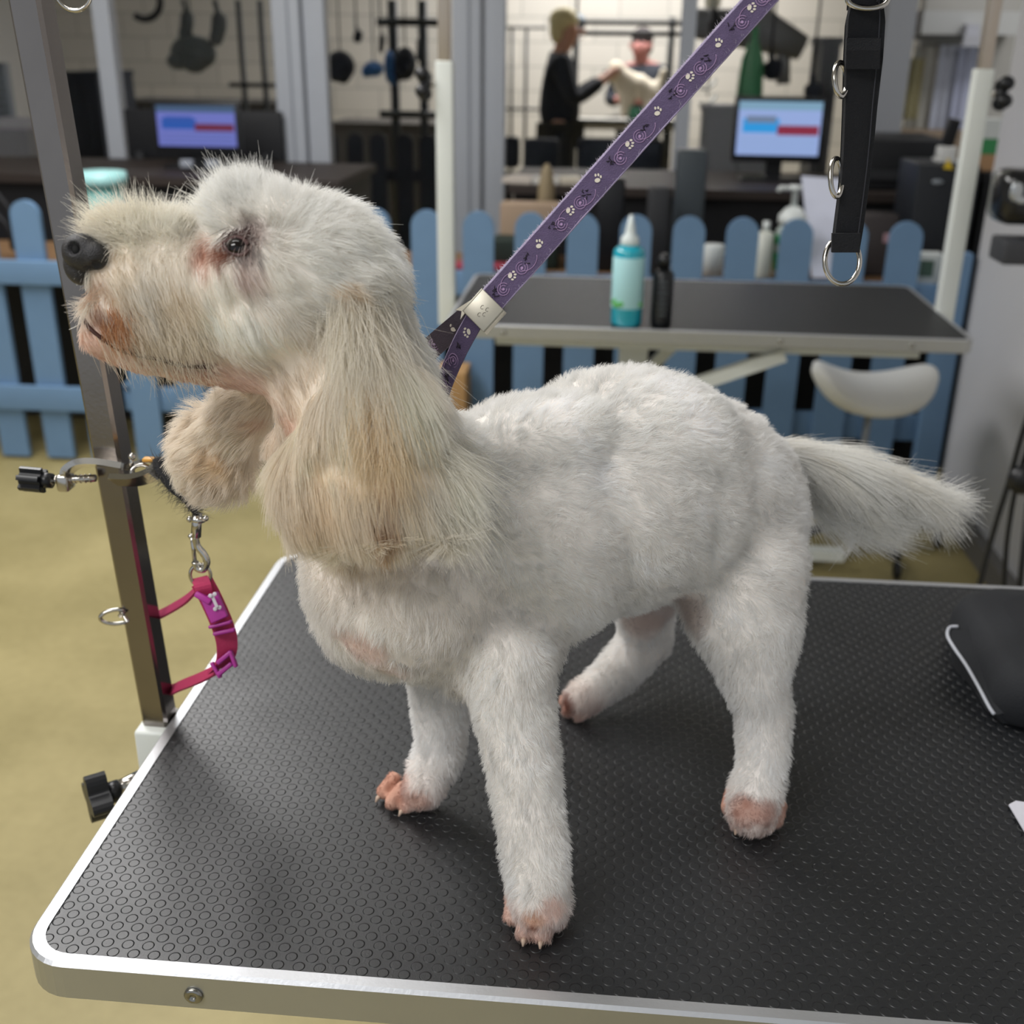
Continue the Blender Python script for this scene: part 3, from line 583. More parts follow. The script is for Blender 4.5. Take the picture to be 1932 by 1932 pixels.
# ------------------------------------------------------------------ grooming tables
def rrect(x0, y0, x1, y1, r, z, n=8):
    out = []
    for cx, cy, a0 in ((x1 - r, y0 + r, -pi / 2), (x1 - r, y1 - r, 0), (x0 + r, y1 - r, pi / 2), (x0 + r, y0 + r, pi)):
        for i in range(n + 1): a = a0 + pi / 2 * i / n; out.append(Vector((cx + r * math.cos(a), cy + r * math.sin(a), z)))
    return out
def loft(mb, rings, mt, smooth=False):
    n = len(rings[0]); vs = [p for rg in rings for p in rg]; fs = []
    for i in range(len(rings) - 1):
        for j in range(n): fs.append([i * n + j, i * n + (j + 1) % n, (i + 1) * n + (j + 1) % n, (i + 1) * n + j])
    mb.add(vs, fs, mt, smooth)
def table_top(root, x0, y0, x1, y1, z, matm, rr=.032, t=.027, lip=.0095):
    rings = [rrect(x0 + lip, y0 + lip, x1 - lip, y1 - lip, rr - lip, z - .003), rrect(x0 + lip, y0 + lip, x1 - lip, y1 - lip, rr - lip, z + .0008), rrect(x0 + .002, y0 + .002, x1 - .002, y1 - .002, rr - .002, z + .0012), rrect(x0, y0, x1, y1, rr, z - .001), rrect(x0, y0, x1, y1, rr, z - t + .002), rrect(x0 + .003, y0 + .003, x1 - .003, y1 - .003, rr - .003, z - t), rrect(x0 + .02, y0 + .02, x1 - .02, y1 - .02, rr - .012, z - t)]
    mb = MB(); loft(mb, rings[:4], alu); loft(mb, rings[3:], alu_side); mb.build('edge_rim', root)
    mb = MB(); mb.prism(rrect(x0 + lip - .0002, y0 + lip - .0002, x1 - lip + .0002, y1 - lip + .0002, rr - lip, z - .006), (0, 0, .006), matm); mb.build('rubber_mat', root)
    mb = MB(); mb.prism(rrect(x0 + .012, y0 + .012, x1 - .012, y1 - .012, rr - .01, z - .021), (0, 0, .0145), mat('board_under', '#6b5d4a', .8)); mb.build('board', root)
YB = .738
def screw(root, x, y, z, nrm=(0, -1, 0)):
    M = Vector((0, 0, 1)).rotation_difference(Vector(nrm)).to_matrix().to_4x4()
    MB().lathe([(.0058, 0), (.0058, .0012), (.0045, .0024), (.002, .0024), (.0018, .0012), (.0005, .0010)], mat('screw_steel', '#9c9a94', .25, 1.), (x, y, z), M, 20).build('screw', root)
AX0, AY0, AX1, AY1 = -.340, .4865, .86, 1.082
t1 = thing('grooming_table', (.26, .78, 0), 'black studded rubber grooming table with aluminium rim under the white dog', 'table')
table_top(t1, AX0, AY0, AX1, AY1, TZ, mat_rubber('studded_rubber', .0128, .0035, '#181a1d', .40))
for px, py in ((367, 1886),): s_ = P(px, py, AY0); screw(t1, s_.x, AY0, TZ - .0145)
screw(t1, .55, AY0, TZ - .0145)
MB().bb((.1, .62, .08), (.42, .94, .11), whitemetal, .004).build('lift_base', t1)
MB().bb((.20, .72, .11), (.32, .84, TZ - .06), whitemetal, .004).build('column', t1)
MB().bb((-.25, .58, TZ - .06), (.77, .62, TZ - .0245), whitemetal).bb((-.25, .94, TZ - .06), (.77, .98, TZ - .0245), whitemetal).bb((.2, .62, TZ - .06), (.32, .94, TZ - .0245), whitemetal).build('frame', t1)
for x in (-.2, .72):
    for y in (.52, 1.04): MB().tube([(x, y, .03), (.26, .78, .08)], .018, whitemetal, sq=True).lathe([(.03, 0), (.03, .02), (.02, .03)], blackplastic, (x, y, 0)).build('foot', t1)
# pole holder clamp with knob
MB().bb((-.3665, .735, TZ - .07), (-.3405, .775, TZ - .004), whitemetal, .003).build('pole_socket', t1)
kp = Vector((-.40, .665, TZ - .045))
kn = MB(); kn.tube([(-.360, .736, TZ - .045), (-.378, .712, TZ - .045)], .006, chrome)
ctr = Vector((-.386, .703, TZ - .045)); ax = Vector((-.8, -.6, 0)).normalized(); u = Vector((.6, -.8, 0)); w = Vector((0, 0, 1))
pts = []
for i in range(48): a = 2 * pi * i / 48; rr = .0165 + .005 * math.cos(4 * a); pts.append(ctr + u * rr * math.cos(a) + w * rr * math.sin(a) - ax * .007)
kn.prism(pts, ax * .016, mat('knob_black', '#1c1d20', .4)); kn.tube([ctr - ax * .016, ctr - ax * .006], .009, blackplastic); kn.build('clamp_knob', t1, 'black star-shaped tightening knob')

BX0, BY0, BX1, BY1 = -.36, 2.43, .795, 3.03; BZ = .79
t2 = thing('grooming_table', (.2, 2.73, 0), 'empty black topped grooming table with white posts in the background', 'table')
m2 = mat('smooth_black_top', '#1d1f21', .5, 0, .15, 6, .15, 300)
table_top(t2, BX0, BY0, BX1, BY1, BZ, m2, rr=.03, t=.03, lip=.010)
for px in (950, 1473, 1722): s_ = P(px, 645, BY0); screw(t2, s_.x, BY0, BZ - .015)
off = Vector((0, 0, 0))
cx = P(1193, 700, 2.7).x
MB().bb((cx - .035, 2.68, .05), (cx + .035, 2.75, BZ - .06), whitemetal, .003).build('column', t2)
MB().bb((-.25, 2.5, BZ - .06), (.7, 2.54, BZ - .031), whitemetal).bb((-.25, 2.92, BZ - .06), (.7, 2.96, BZ - .031), whitemetal).bb((.15, 2.541, BZ - .06), (.25, 2.919, BZ - .031), whitemetal).build('frame', t2)
for y, xe in ((2.50, P(1480, 668, 2.5).x), (2.94, P(1330, 665, 2.94).x)):
    a = P(1320, 722, y) if y < 2.6 else P(1215, 705, y); d = (Vector((xe, y, BZ - .06)) - Vector((a.x, y, a.z))); A = Vector((xe, y, BZ - .06)) - d * 4.2; A.z = max(A.z, .1)
    if y > 2.6: A = Vector((a.x, y, a.z)) - d * 2
    MB().tube([A, Vector((xe, y, BZ - .061))], .02, whitemetal, sq=True).build('brace', t2)
MB().bb((-.3, 2.50, .03), (.7, 2.54, .06), whitemetal).bb((-.3, 2.92, .03), (.7, 2.96, .06), whitemetal).bb((cx - .04, 2.54, .03), (cx + .04, 2.92, .05), whitemetal).build('base_frame', t2)
# white sleeves with inner chrome tubes and knobs
def post2(px, ytop, y, zb, side, lab):
    p = P(px, ytop, y); w = .020
    r = MB().bb((p.x - w, y - .017, zb), (p.x + w, y + .017, p.z), whitemetal, .003).build('post', t2, lab)
    MB().bb((p.x - .014, y - .012, p.z + .0003), (p.x + .014, y + .012, 2.0), mat('tube_warm', '#c9bdb0', .3, .9), .002).build('inner_tube', r)
    kp = Vector((p.x + side * .042, y - .01, p.z - .05)); mb = MB(); mb.tube([(p.x + side * (w - .002), y - .01, p.z - .05), kp], .006, chrome)
    for i in range(4): a = i * pi / 2 + .6; mb.ell(kp + Vector((side * .006, .018 * math.cos(a), .026 * math.sin(a))), [(.018, 0, 0), (0, .015, 0), (0, 0, .016)], blackplastic, 8)
    mb.ell(kp, [(.014, 0, 0), (0, .015, 0), (0, 0, .015)], blackplastic, 8); mb.build('knob', r)
post2(839, 115, 2.73, .72, -1, 'white square left post')
post2(1856, 130, 2.73, .72, 1, 'white square right post')

# ------------------------------------------------------------------ chrome grooming pole + arm
pb = Vector((-.3518, .755, TZ - .03)); pt = Vector((-.3575 - .012, .72, TZ + .80)); 
r = thing('grooming_pole', pb, 'polished square chrome grooming pole clamped to the left edge of the near table', 'pole')
pa_ = G(290, 1375, TZ); bx = -.3565
def pole_sec(z): 
    t = (z - TZ) / .53; return Vector((-.3518 - .0235 * t, .755, z))
q = []
mb = MB(); zz = [TZ - .06, TZ + .2, TZ + .5, TZ + .8]; rot = math.radians(-2)
hw = .0100; rings = []
for z in zz:
    o = pole_sec(z); ring = []
    for a in range(4):
        for d in (-.12, .12): an = rot + pi / 4 + a * pi / 2 + d; ring.append(o + Vector((math.cos(an), math.sin(an), 0)) * hw * 1.38)
    rings.append(ring)
n = 8; mb.add([p for rg in rings for p in rg], [[i * n + j, i * n + (j + 1) % n, (i + 1) * n + (j + 1) % n, (i + 1) * n + j] for i in range(3) for j in range(n)] + [list(range(n))[::-1], [24 + j for j in range(n)]], chrome_pole, False)
mb.build('upright', r)
ZB = TZ + .76
mb = MB(); mb.tube([(pole_sec(ZB).x - .03, YB, ZB), (.42, YB, ZB)], .009, chrome_pole, 16); mb.build('cross_arm', r)
mb = MB(); ps = pole_sec(ZB); mb.bb((ps.x - .024, YB - .018, ZB - .02), (ps.x + .024, .775, ZB + .02), blackplastic, .004); mb.build('arm_clamp', r)
# steel loop low on the pole
lp = P(212, 1163, .742); cw = pole_sec(lp.z)
mb = MB(); mb.tube([cw + Vector((-.012, -.012, 0))] + arc(lp + Vector((.004, 0, 0)), (-.012, -.004, 0), (0, 0, -.0062), -2.2, 2.2, 16) + [cw + Vector((-.012, -.010, .004))], .0016, chrome, 8); mb.build('wire_loop', r, 'small steel wire loop')
# hanging wire ring at top left
a = P(142, 22, .70)
mb = MB(); mb.tube([(a.x - .010, YB, ZB - .012), (a.x - .010, .70, a.z + .04)] + arc((a.x, .70, a.z + .013), (.0115, 0, 0), (0, 0, .0125), pi * .98, 2.03 * pi, 20) + [(a.x + .0105, .70, a.z + .04), (a.x + .009, YB, ZB - .012)], .0013, chrome, 8)
mb.tube([(a.x - .012, YB + .002, ZB - .012), (a.x + .012, YB - .002, ZB - .012)], .003, chrome, 8)
simple('wire_hook', mb, 'thin steel wire ring hanging at the top left beside the chrome pole', 'hook')

# clamp on the pole with bolt and knob, furry black cord, snap hook
yc = .738
r = thing('pole_clamp', P(230, 895, yc), 'chrome clamp with black screw knob on the grooming pole', 'clamp')
K = lambda px, py, y=yc: P(px, py, y)
mb = MB(); a, b = K(98, 906), K(180, 902); mb.tube([a, b], .0028, chrome, 12)
for i in range(9): q_ = a + (b - a) * (i / 9); mb.lathe([(.0029, -.0005), (.0035, 0), (.0029, .0005)], chrome, q_, Vector((0, 0, 1)).rotation_difference((b - a).normalized()).to_matrix().to_4x4(), 12)
mb.build('screw', r)
mb = MB(); d = (K(98, 908) - K(42, 903)).normalized(); a = K(42, 903); b = K(84, 906)
M = Vector((0, 0, 1)).rotation_difference(d).to_matrix().to_4x4(); L_ = (b - a).length
pr = []
for i in range(12): pass
pts = []
up = Vector((0, 0, 1)); sd = d.cross(up).normalized()
for i in range(48): an = 2 * pi * i / 48; rr = .0080 + .0016 * (1 if math.cos(6 * an) > 0 else -1); pts.append(a + (up * math.cos(an) + sd * math.sin(an)) * rr)
mb.prism(pts, d * L_ * .95, blackplastic); mb.lathe([(.006, 0), (.0055, .008)], blackplastic, b - d * .002, M); mb.build('knob', r)
arch = smoothpath([K(126, 905), K(128, 888), K(150, 874), K(185, 872), K(235, 880)], 5)
mb = MB(); mb.ribbon(arch, Vector((.0, .006, -.003)), .0045, chrome); mb.box(K(124, 908), (.009, .014, .013), chrome, None, .002); mb.build('jaw', r)
plate = smoothpath([K(214, 905, .728), K(250, 906, .722), K(283, 897, .718), K(300, 883, .716)], 5)
mb = MB(); mb.ribbon(plate, Vector((0, .007, -.0055)), .004, chrome); mb.build('bracket', r)
plate = smoothpath([K(238, 882, .745), K(270, 873, .742), K(305, 866, .735)], 5)
mb = MB(); mb.ribbon(plate, Vector((0, .008, -.003)), .0035, chrome); mb.tube([K(248, 884, .73), K(249, 862, .73)], .0018, chrome); mb.ell(K(249, 861, .73), [(.0028, 0, 0), (0, .0028, 0), (0, 0, .0028)], chrome, 8)
mb.tube(arc(K(265, 890, .725), (.006, .002, 0), (0, .002, .0045), 0, 6.2, 18), .0015, chrome); mb.box(K(283, 867, .728), (.010, .006, .003), mat('amber', '#d39a3e', .4), None, .001); mb.build('latch', r)
def fuzz(curve_pts, n, length, rad_base, seed=1):
    rs = np.random.RandomState(seed); cp = np.array([tuple(p) for p in curve_pts]); k = rs.uniform(0, len(cp) - 1.001, n); i = k.astype(int); f = (k - i)[:, None]
    base = cp[i] * (1 - f) + cp[i + 1] * f; dr = rs.normal(size=(n, 3)); dr /= np.linalg.norm(dr, axis=1)[:, None]
    base = base + dr * rad_base * .8; t = np.linspace(0, 1, 4)[None, :, None]
    return base[:, None, :] + dr[:, None, :] * length * t * rs.uniform(.4, 1, (n, 1, 1)) + rs.normal(size=(n, 1, 3)) * length * .3 * t ** 2
def strands(name, pts, rad, mt, parent, cols=None, tip=.2, **kw):
    """pts (N,K,3)"""
    N_, K_, _ = pts.shape
    hc = bpy.data.hair_curves.new(name); hc.add_curves([K_] * N_)
    if 'position' not in hc.attributes: hc.attributes.new('position', 'FLOAT_VECTOR', 'POINT')
    hc.attributes['position'].data.foreach_set('vector', pts.reshape(-1).astype(np.float32))
    ra = hc.attributes.get('radius') or hc.attributes.new('radius', 'FLOAT', 'POINT')
    rr = (np.ones((N_, 1)) * rad if np.isscalar(rad) else rad[:, None]) * (1 - (1 - tip) * np.linspace(0, 1, K_)[None, :] ** 1.5)
    ra.data.foreach_set('value', rr.reshape(-1).astype(np.float32))
    if cols is not None:
        ca = hc.attributes.new('hair_color', 'FLOAT_COLOR', 'CURVE'); ca.data.foreach_set('color', np.concatenate([cols, np.ones((N_, 1))], 1).reshape(-1).astype(np.float32))
    hc.materials.append(mt); o = bpy.data.objects.new(name, hc); COL.objects.link(o)
    if parent: o.parent = parent; o.matrix_parent_inverse = Matrix.Translation(parent.location).inverted()
    tag(o, **kw); return o
cp = smoothpath([K(300, 868, .71), K(303, 888, .705), K(325, 918, .70), K(352, 940, .70), K(372, 965, .70)], 6)
r = thing('hook_cord', cp[0], 'frayed black cord with steel snap hook hanging from the pole clamp', 'cord')
mb = MB(); mb.tube(cp, [.0045] * 8 + [.0036] * (len(cp) - 8), mat('frayed_cord', '#2a2a2d', .9, 0, .3, 400, .6, 900), 10); mb.build('cord', r)
strands('frayed_fibres', fuzz(cp, 900, .009, .003), .00013, mat('frayed_fibre', '#55534f', .9), r)
mb = MB(); a = K(372, 962, .70)
mb.ell(K(374, 980, .70), [(.006, 0, 0), (0, .004, 0), (0, 0, .003)], chrome, 10); mb.ell(K(358, 980, .70), [(.0022, 0, 0), (0, .0022, 0), (0, 0, .0022)], chrome, 8); mb.ell(K(388, 978, .70), [(.0022, 0, 0), (0, .0022, 0), (0, 0, .0022)], chrome, 8)
mb.tube([K(372, 970, .70), K(370, 1012, .70)], .0036, chrome, 12)
mb.tube(smoothpath([K(368, 1010, .70), K(372, 1030, .70), K(384, 1045, .70), K(390, 1060, .70), K(384, 1074, .70), K(372, 1072, .70), K(368, 1060, .70)], 5), [.0026] * 31, chrome, 10)
mb.tube([K(362, 1010, .70), K(368, 1064, .70)], .0016, chrome, 8); mb.ell(K(360, 1012, .70), [(.002, 0, 0), (0, .002, 0), (0, 0, .002)], chrome, 8)
mb.build('snap_hook', r, 'steel snap hook')
# pink collar
pink = mat('pink_webbing', '#b8355f', .75, 0, .12, 300, .5, 1200); pinkd = mat('pink_webbing_dark', '#a62c58', .8, 0, .15, 300, .5, 1200); magenta = mat('magenta_plastic', '#a83590', .35)
yk = .70
r = thing('dog_collar', P(380, 1080, yk), 'small pink dog collar with magenta buckle hanging from the snap hook', 'collar')
ring_c = P(378, 1085, yk); mb = MB(); mb.tube(arc(ring_c, (.0068, .002, 0), (0, 0, .0085), 0, 2 * pi - .02, 28)[:-1], .0013, chrome, 10, closed=True); mb.build('ring', r, 'steel split ring')
wv = Vector((.0, .0085, .0)) 
W = lambda px, py, y: P(px, py, y)
# band drawn as closed loop, band width roughly along the view, tilted so its face shows
band = smoothpath([W(381, 1098, .702), W(398, 1130, .700), W(418, 1175, .698), W(428, 1210, .697), W(426, 1242, .697), W(410, 1262, .699)], 6)
mb = MB(); mb.ribbon(band, Vector((.0065, .004, .0022)), .0022, pink); mb.build('webbing', r)
band2 = smoothpath([W(410, 1262, .700), W(380, 1278, .715), W(345, 1292, .742), W(318, 1302, .768), W(296, 1288, .785), W(276, 1252, .79)], 6)
mb = MB(); mb.ribbon(band2, Vector((.001, .003, .0034)), .002, pink); mb.build('webbing', r)
band3 = smoothpath([W(374, 1108, .702), W(352, 1130, .722), W(320, 1150, .755), W(296, 1162, .775), W(276, 1172, .79), W(266, 1205, .798), W(276, 1252, .79)], 6)
mb = MB(); mb.ribbon(band3, Vector((.0, .005, .0018)), .0018, pinkd); mb.build('webbing', r)
mb = MB(); mb.ribbon(smoothpath([W(377, 1092, .702), W(383, 1106, .697), W(385, 1120, .698)], 4), Vector((.0055, .002, .001)), .004, pink); mb.build('ring_tab', r)
def slab(mb, px, py, y, wpx, hpx, ang, th, mt, bev=.0012):
    p = P(px, py, y); s_ = depth(p) / F; a = math.radians(ang)
    u_ = RX * math.cos(a) + RY * math.sin(a); v_ = -RX * math.sin(a) + RY * math.cos(a); Mx = Matrix((u_, RZ, v_)).transposed()
    mb.box(p, (wpx * s_, th, hpx * s_), mt, Mx, bev)
mb = MB(); slab(mb, 405, 1146, .693, 34, 52, -24, .006, magenta); slab(mb, 384, 1128, .693, 12, 34, -60, .006, magenta); slab(mb, 416, 1178, .692, 44, 7, -14, .007, magenta); slab(mb, 423, 1192, .692, 42, 8, -12, .005, magenta)
mb.build('buckle', r, 'magenta plastic side-release buckle')
mb = MB(); bone = mat('bone_white', '#c9c2c9', .5)
slab(mb, 405, 1135, .6885, 6, 24, -24, .001, bone, .0003)
for px, py in ((397, 1124), (405, 1121), (406, 1149), (414, 1146)): 
    p = P(px, py, .6885); mb.ell(p, [RX * .0016, RY * .0016, RZ * .0006], bone, 8)
mb.build('bone_emblem', bpy.data.objects['buckle'], 'pale bone-shaped emblem')
mb = MB(); slab(mb, 424, 1240, .692, 36, 9, -40, .006, magenta); slab(mb, 425, 1262, .692, 36, 9, -40, .006, magenta); slab(mb, 408, 1264, .692, 7, 34, -30, .006, magenta); slab(mb, 440, 1243, .692, 7, 34, -20, .006, magenta); mb.build('slider', r, 'magenta plastic slider')
slab_ = None

# ------------------------------------------------------------------ purple leash
purple = mat('purple_webbing', '#574a68', .85, 0, .3, 120, .6, 1500); purple_l = mat('purple_edge', '#a79ab8', .85, 0, .2, 500, .6, 2000)
purple_in = mat('purple_inside', '#4c4450', .85, 0, .15, 200, .6, 1500)
pawm = mat('paw_print_cream', '#d2cabb', .7); lil = mat('lilac_print', '#a184aa', .7); blk = mat('print_black', '#2c2433', .7)
A0 = P(912, 585, .615); A1 = P(1440, -6, .665); dirL = (A1 - A0).normalized(); A2 = A0 + dirL * ((ZB - .03 - A0.z) / dirL.z)
L0 = thing('leash', A0, 'purple paw print grooming leash running from the dog neck to the top edge', 'leash')
vd = ((A0 + A1) / 2 - EYE).normalized(); wd = dirL.cross(vd).normalized(); wd = (wd * .97 + vd * .25).normalized()   # across
if wd.z < 0: wd = -wd
nn = dirL.cross(wd).normalized()
if nn.dot(vd) > 0: nn = -nn      # faces the camera
hwid = .0071
mb = MB(); N_ = 60
pts = [A0 + (A2 - A0) * (i / N_) for i in range(N_ + 1)]
mb.ribbon(pts, wd * hwid, .0012, purple); mb.ribbon([p - nn * .0016 + wd * .001 for p in pts], wd * hwid, .0011, purple)
for e_ in (1, -1): mb.tube([p + wd * hwid * e_ + nn * random.uniform(-.0001, .0003) for p in pts], .00055, purple_l, 6)
mb.tube([p - nn * .0016 + wd * (hwid + .001) for p in pts], .0006, purple_l, 6)
Z0 = nn * .00075
def disc(mb, ctr, u_, v_, mt, n=10): mb.prism([ctr + u_ * math.cos(2 * pi * i / n) + v_ * math.sin(2 * pi * i / n) for i in range(n)], nn * .00012, mt)
def paw(mb, o, ang, s_, toes=4):
    ca, sa = math.cos(ang), math.sin(ang); e1 = dirL * ca + wd * sa; e2 = -dirL * sa + wd * ca; o = o + Z0
    disc(mb, o - e1 * .0008 * s_, e1 * .0012 * s_, e2 * .0016 * s_, pawm, 12)
    for t_, (a_, b_) in enumerate(((.0008, -.0021), (.0020, -.0009), (.0021, .0007), (.0010, .0021))[:toes]): disc(mb, o + e1 * a_ * s_ + e2 * b_ * s_, e1 * .00085 * s_, e2 * .00058 * s_, pawm, 8)
def spiral(mb, o, s_, sg=1):
    for rad_ in (.0034, .0020): mb.tube(arc(o + Z0, dirL * rad_ * s_, wd * rad_ * s_ * sg, 0, 5.6, 18), .00022, lil, 5)
    disc(mb, o + Z0, dirL * .0008, wd * .0008, lil, 8)
    mb.tube(arc(o + Z0 + dirL * .005, dirL * .006 * s_, wd * .0042 * s_ * -sg, pi, 1.9 * pi, 12), .0002, lil, 5)
def scrib(mb, o, sg=1):
    for k in range(5):
        a = o + Z0 + dirL * random.uniform(-.002, .002) + wd * random.uniform(-.002, .002); mb.tube([a, a + dirL * random.uniform(-.0016, .0016) + wd * .0012, a + wd * random.uniform(-.002, .002) + dirL * .001], .00030, blk, 5)
L = (A2 - A0).length; s0 = .012; per = .0475; i = 0
while s0 + .04 < L:
    o = A0 + dirL * s0
    spiral(mb, o + dirL * .004 - wd * .0008, 1, 1); scrib(mb, o - dirL * .0005 + wd * .0012); paw(mb, o + dirL * .0125 + wd * .001, -.9, 1.0)
    spiral(mb, o + dirL * .0195 - wd * .0006, 1, -1); scrib(mb, o + dirL * .0245); paw(mb, o + dirL * .035 + wd * .0012, .9, 1.0, 3)
    s0 += per
mb.build('strap', L0)
base = np.array([tuple(A0 + (A1 - A0) * random.random() + wd * hwid * (1 if random.random() < .7 else -1)) for _ in range(1500)])
dr = np.array([tuple(wd * random.gauss(.9, .4) + dirL * random.gauss(0, 1) + nn * random.gauss(0, .5)) for _ in range(1500)]); tt = np.linspace(0, 1, 4)[None, :, None]
strands('loose_threads', base[:, None, :] + dr[:, None, :] * .0014 * tt + np.random.normal(size=(1500, 1, 3)) * .0006 * tt ** 2, .00011, mat('loose_thread', '#cfc8d6', .8), L0)
# slide clip
clipm = mat('clip_metal', '#b7b2a4', .38, .55); o = P(914, 588, .612); cs = MB()
def cbox(mb, ctr, lu, lw, ln, mt, bev=.0004): mb.box(ctr, (lu, lw, ln), mt, Matrix((dirL, wd, nn)).transposed(), bev)
cbox(cs, o + nn * .0036, .0165, .0165, .0011, clipm); cbox(cs, o - nn * .0052, .0165, .0165, .001, clipm); cbox(cs, o - wd * .0082 - nn * .001, .0165, .001, .009, clipm)
cbox(cs, o + wd * .0086 + nn * .001, .0165, .001, .006, clipm)
q0 = o + wd * .0088 + nn * .001
cs.prism([q0 + dirL * .008, q0 + wd * .0015 - dirL * .001 + nn * -.002, q0 + wd * .005 - dirL * .011 - nn * .004, q0 + wd * .0012 - dirL * .0088 - nn * .002, q0 - wd * .002 - dirL * .0125, q0 - wd * .0005], nn * .0008, clipm)
for a_, b_ in ((-.003, 0), (.001, .0015), (-.001, -.002), (.002, -.0015)): cs.tube(arc(o + nn * .0043 + dirL * a_ + wd * b_, dirL * .0011, wd * .0009, 0, 4.4, 8), .00014, mat('stamp_dark', '#7c776c', .5), 4)
cs.build('slide_clip', L0, 'flat metal slide clip')
# loop round the neck
nc = Vector((-.085, .625, TZ + .285))
def nb(mb, pts, wv, m_): mb.ribbon(pts, wv, .0016, m_)
pa = smoothpath([P(899, 598, .611), P(868, 655, .607), P(846, 705, .605), P(826, 760, .602), P(780, 850, .598)], 6)
mb = MB(); nb(mb, pa, (wd * .8 + Vector((.3, 0, .1))).normalized() * .0066, purple)
ed = [p + (wd * .8 + Vector((.3, 0, .1))).normalized() * .0067 for p in pa]; mb.tube(ed, .0006, purple_l, 6)
o_save = (dirL, wd, nn)
for k_ in (3, 9, 15): dirL = (pa[k_ + 1] - pa[k_]).normalized(); nn = -(dirL.cross(wd)).normalized(); nn = nn if nn.dot(vd) < 0 else -nn; Z0 = nn * .0009; (paw if k_ == 3 else spiral)(mb, pa[k_], *( (.6, 1.) if k_ == 3 else (1,)))
for k_ in (6, 13): scrib(mb, pa[k_])
dirL, wd, nn = o_save; Z0 = nn * .00075
mb.build('neck_loop', L0)
pa = smoothpath([P(893, 590, .618), P(850, 625, .626), P(815, 655, .634), P(780, 690, .645), P(720, 750, .66)], 6)
mb = MB(); nb(mb, pa, (wd * .9 + Vector((.2, 0, -.2))).normalized() * .0068, purple_in)
for k_ in (5, 11): Z0 = nn * .0011; paw(mb, pa[k_] , .5, 1.0) if k_ == 5 else spiral(mb, pa[k_], 1)
Z0 = nn * .00075
mb.build('neck_loop', L0)
MB().tube([A2, A2 + Vector((0, 0, .028))], .004, chrome).tube(arc(A2 + Vector((0, 0, .028)), (0, .013, 0), (0, 0, .013), 0, 6.2, 20), .002, chrome).build('arm_ring', L0)

# ------------------------------------------------------------------ black hanging strap with D rings
def S_(px, py, y=.715): return P(px, py, y)
r = thing('tether_strap', S_(1640, 0), 'black webbing strap with steel rings hanging at the top right', 'strap')
wl = RX * .0118
ctrl = [(1636, -60), (1634, 0), (1632, 40), (1628, 110), (1622, 200), (1616, 290), (1609, 360), (1600, 430), (1595, 470)]
wid = [.0088, .0090, .0108, .0108, .0096, .0090, .0086, .0086, .0080]
pts = [S_(*p) for p in ctrl]; tp = S_(1640, -60); pts = [Vector((tp.x + .003, YB, ZB - .02))] + pts; wid = [.0088] + wid
def dens(a, n): 
    out = []
    for i in range(len(a) - 1):
        for k_ in range(n): out.append(a[i] + (a[i + 1] - a[i]) * (k_ / n))
    return out + [a[-1]]
sp = smoothpath(pts, 5); ww = dens(wid, 5)
mb = MB(); mb.ribbon(sp, [RX * w_ + RZ * .002 for w_ in ww], .003, blackfab); mb.ribbon([p + RZ * .004 + RX * .0012 for p in sp], [RX * w_ - RZ * .003 for w_ in ww], .0025, blackfab)
mb.build('webbing', r)
mb = MB()
for sgn in (-.72, .72): mb.tube([p + RX * w_ * sgn - RZ * .0022 for p, w_ in zip(sp, ww)][8:], .00035, mat('stitch', '#3a3b42', .8), 5)
mb.build('stitching', r)
mb = MB(); mb.ribbon([S_(1629, 72, .708), S_(1628, 95, .707), S_(1627, 130, .708)], RX * .0098, .0018, blackfab); mb.build('keeper', r); mb = MB(); mb.ribbon([S_(1596, 440, .708), S_(1595, 476, .708)], RX * .0086, .0022, blackfab); mb.build('keeper', r)
def dring(px, py, rx_, rz_, y, lab, a0=0, a1=2 * pi - .01, tilt=0):
    mb = MB(); u_ = RX * rx_ * math.cos(tilt) + RZ * rx_ * math.sin(tilt); mb.tube(arc(S_(px, py, y), u_, RY * rz_, a0, a1, 30)[:-1], .0016, chrome, 10, closed=True); return mb.build('ring', r, lab)
dring(1589, 492, .0108, .0145, .712, 'steel D ring at the lower end of the strap')
dring(1586, 150, .0055, .0098, .712, 'steel side ring near the top of the strap', tilt=.6)
dring(1578, 335, .0048, .0115, .712, 'steel side ring halfway down the strap', tilt=.5)
dring(1637, -3, .0115, .006, .712, 'steel ring at the top of the strap')
MB().tube(arc((tp.x + .003, YB, ZB - .002), (0, .014, 0), (0, 0, .018), 0, 6.2, 20), .003, blackfab).build('hanging_loop', r)

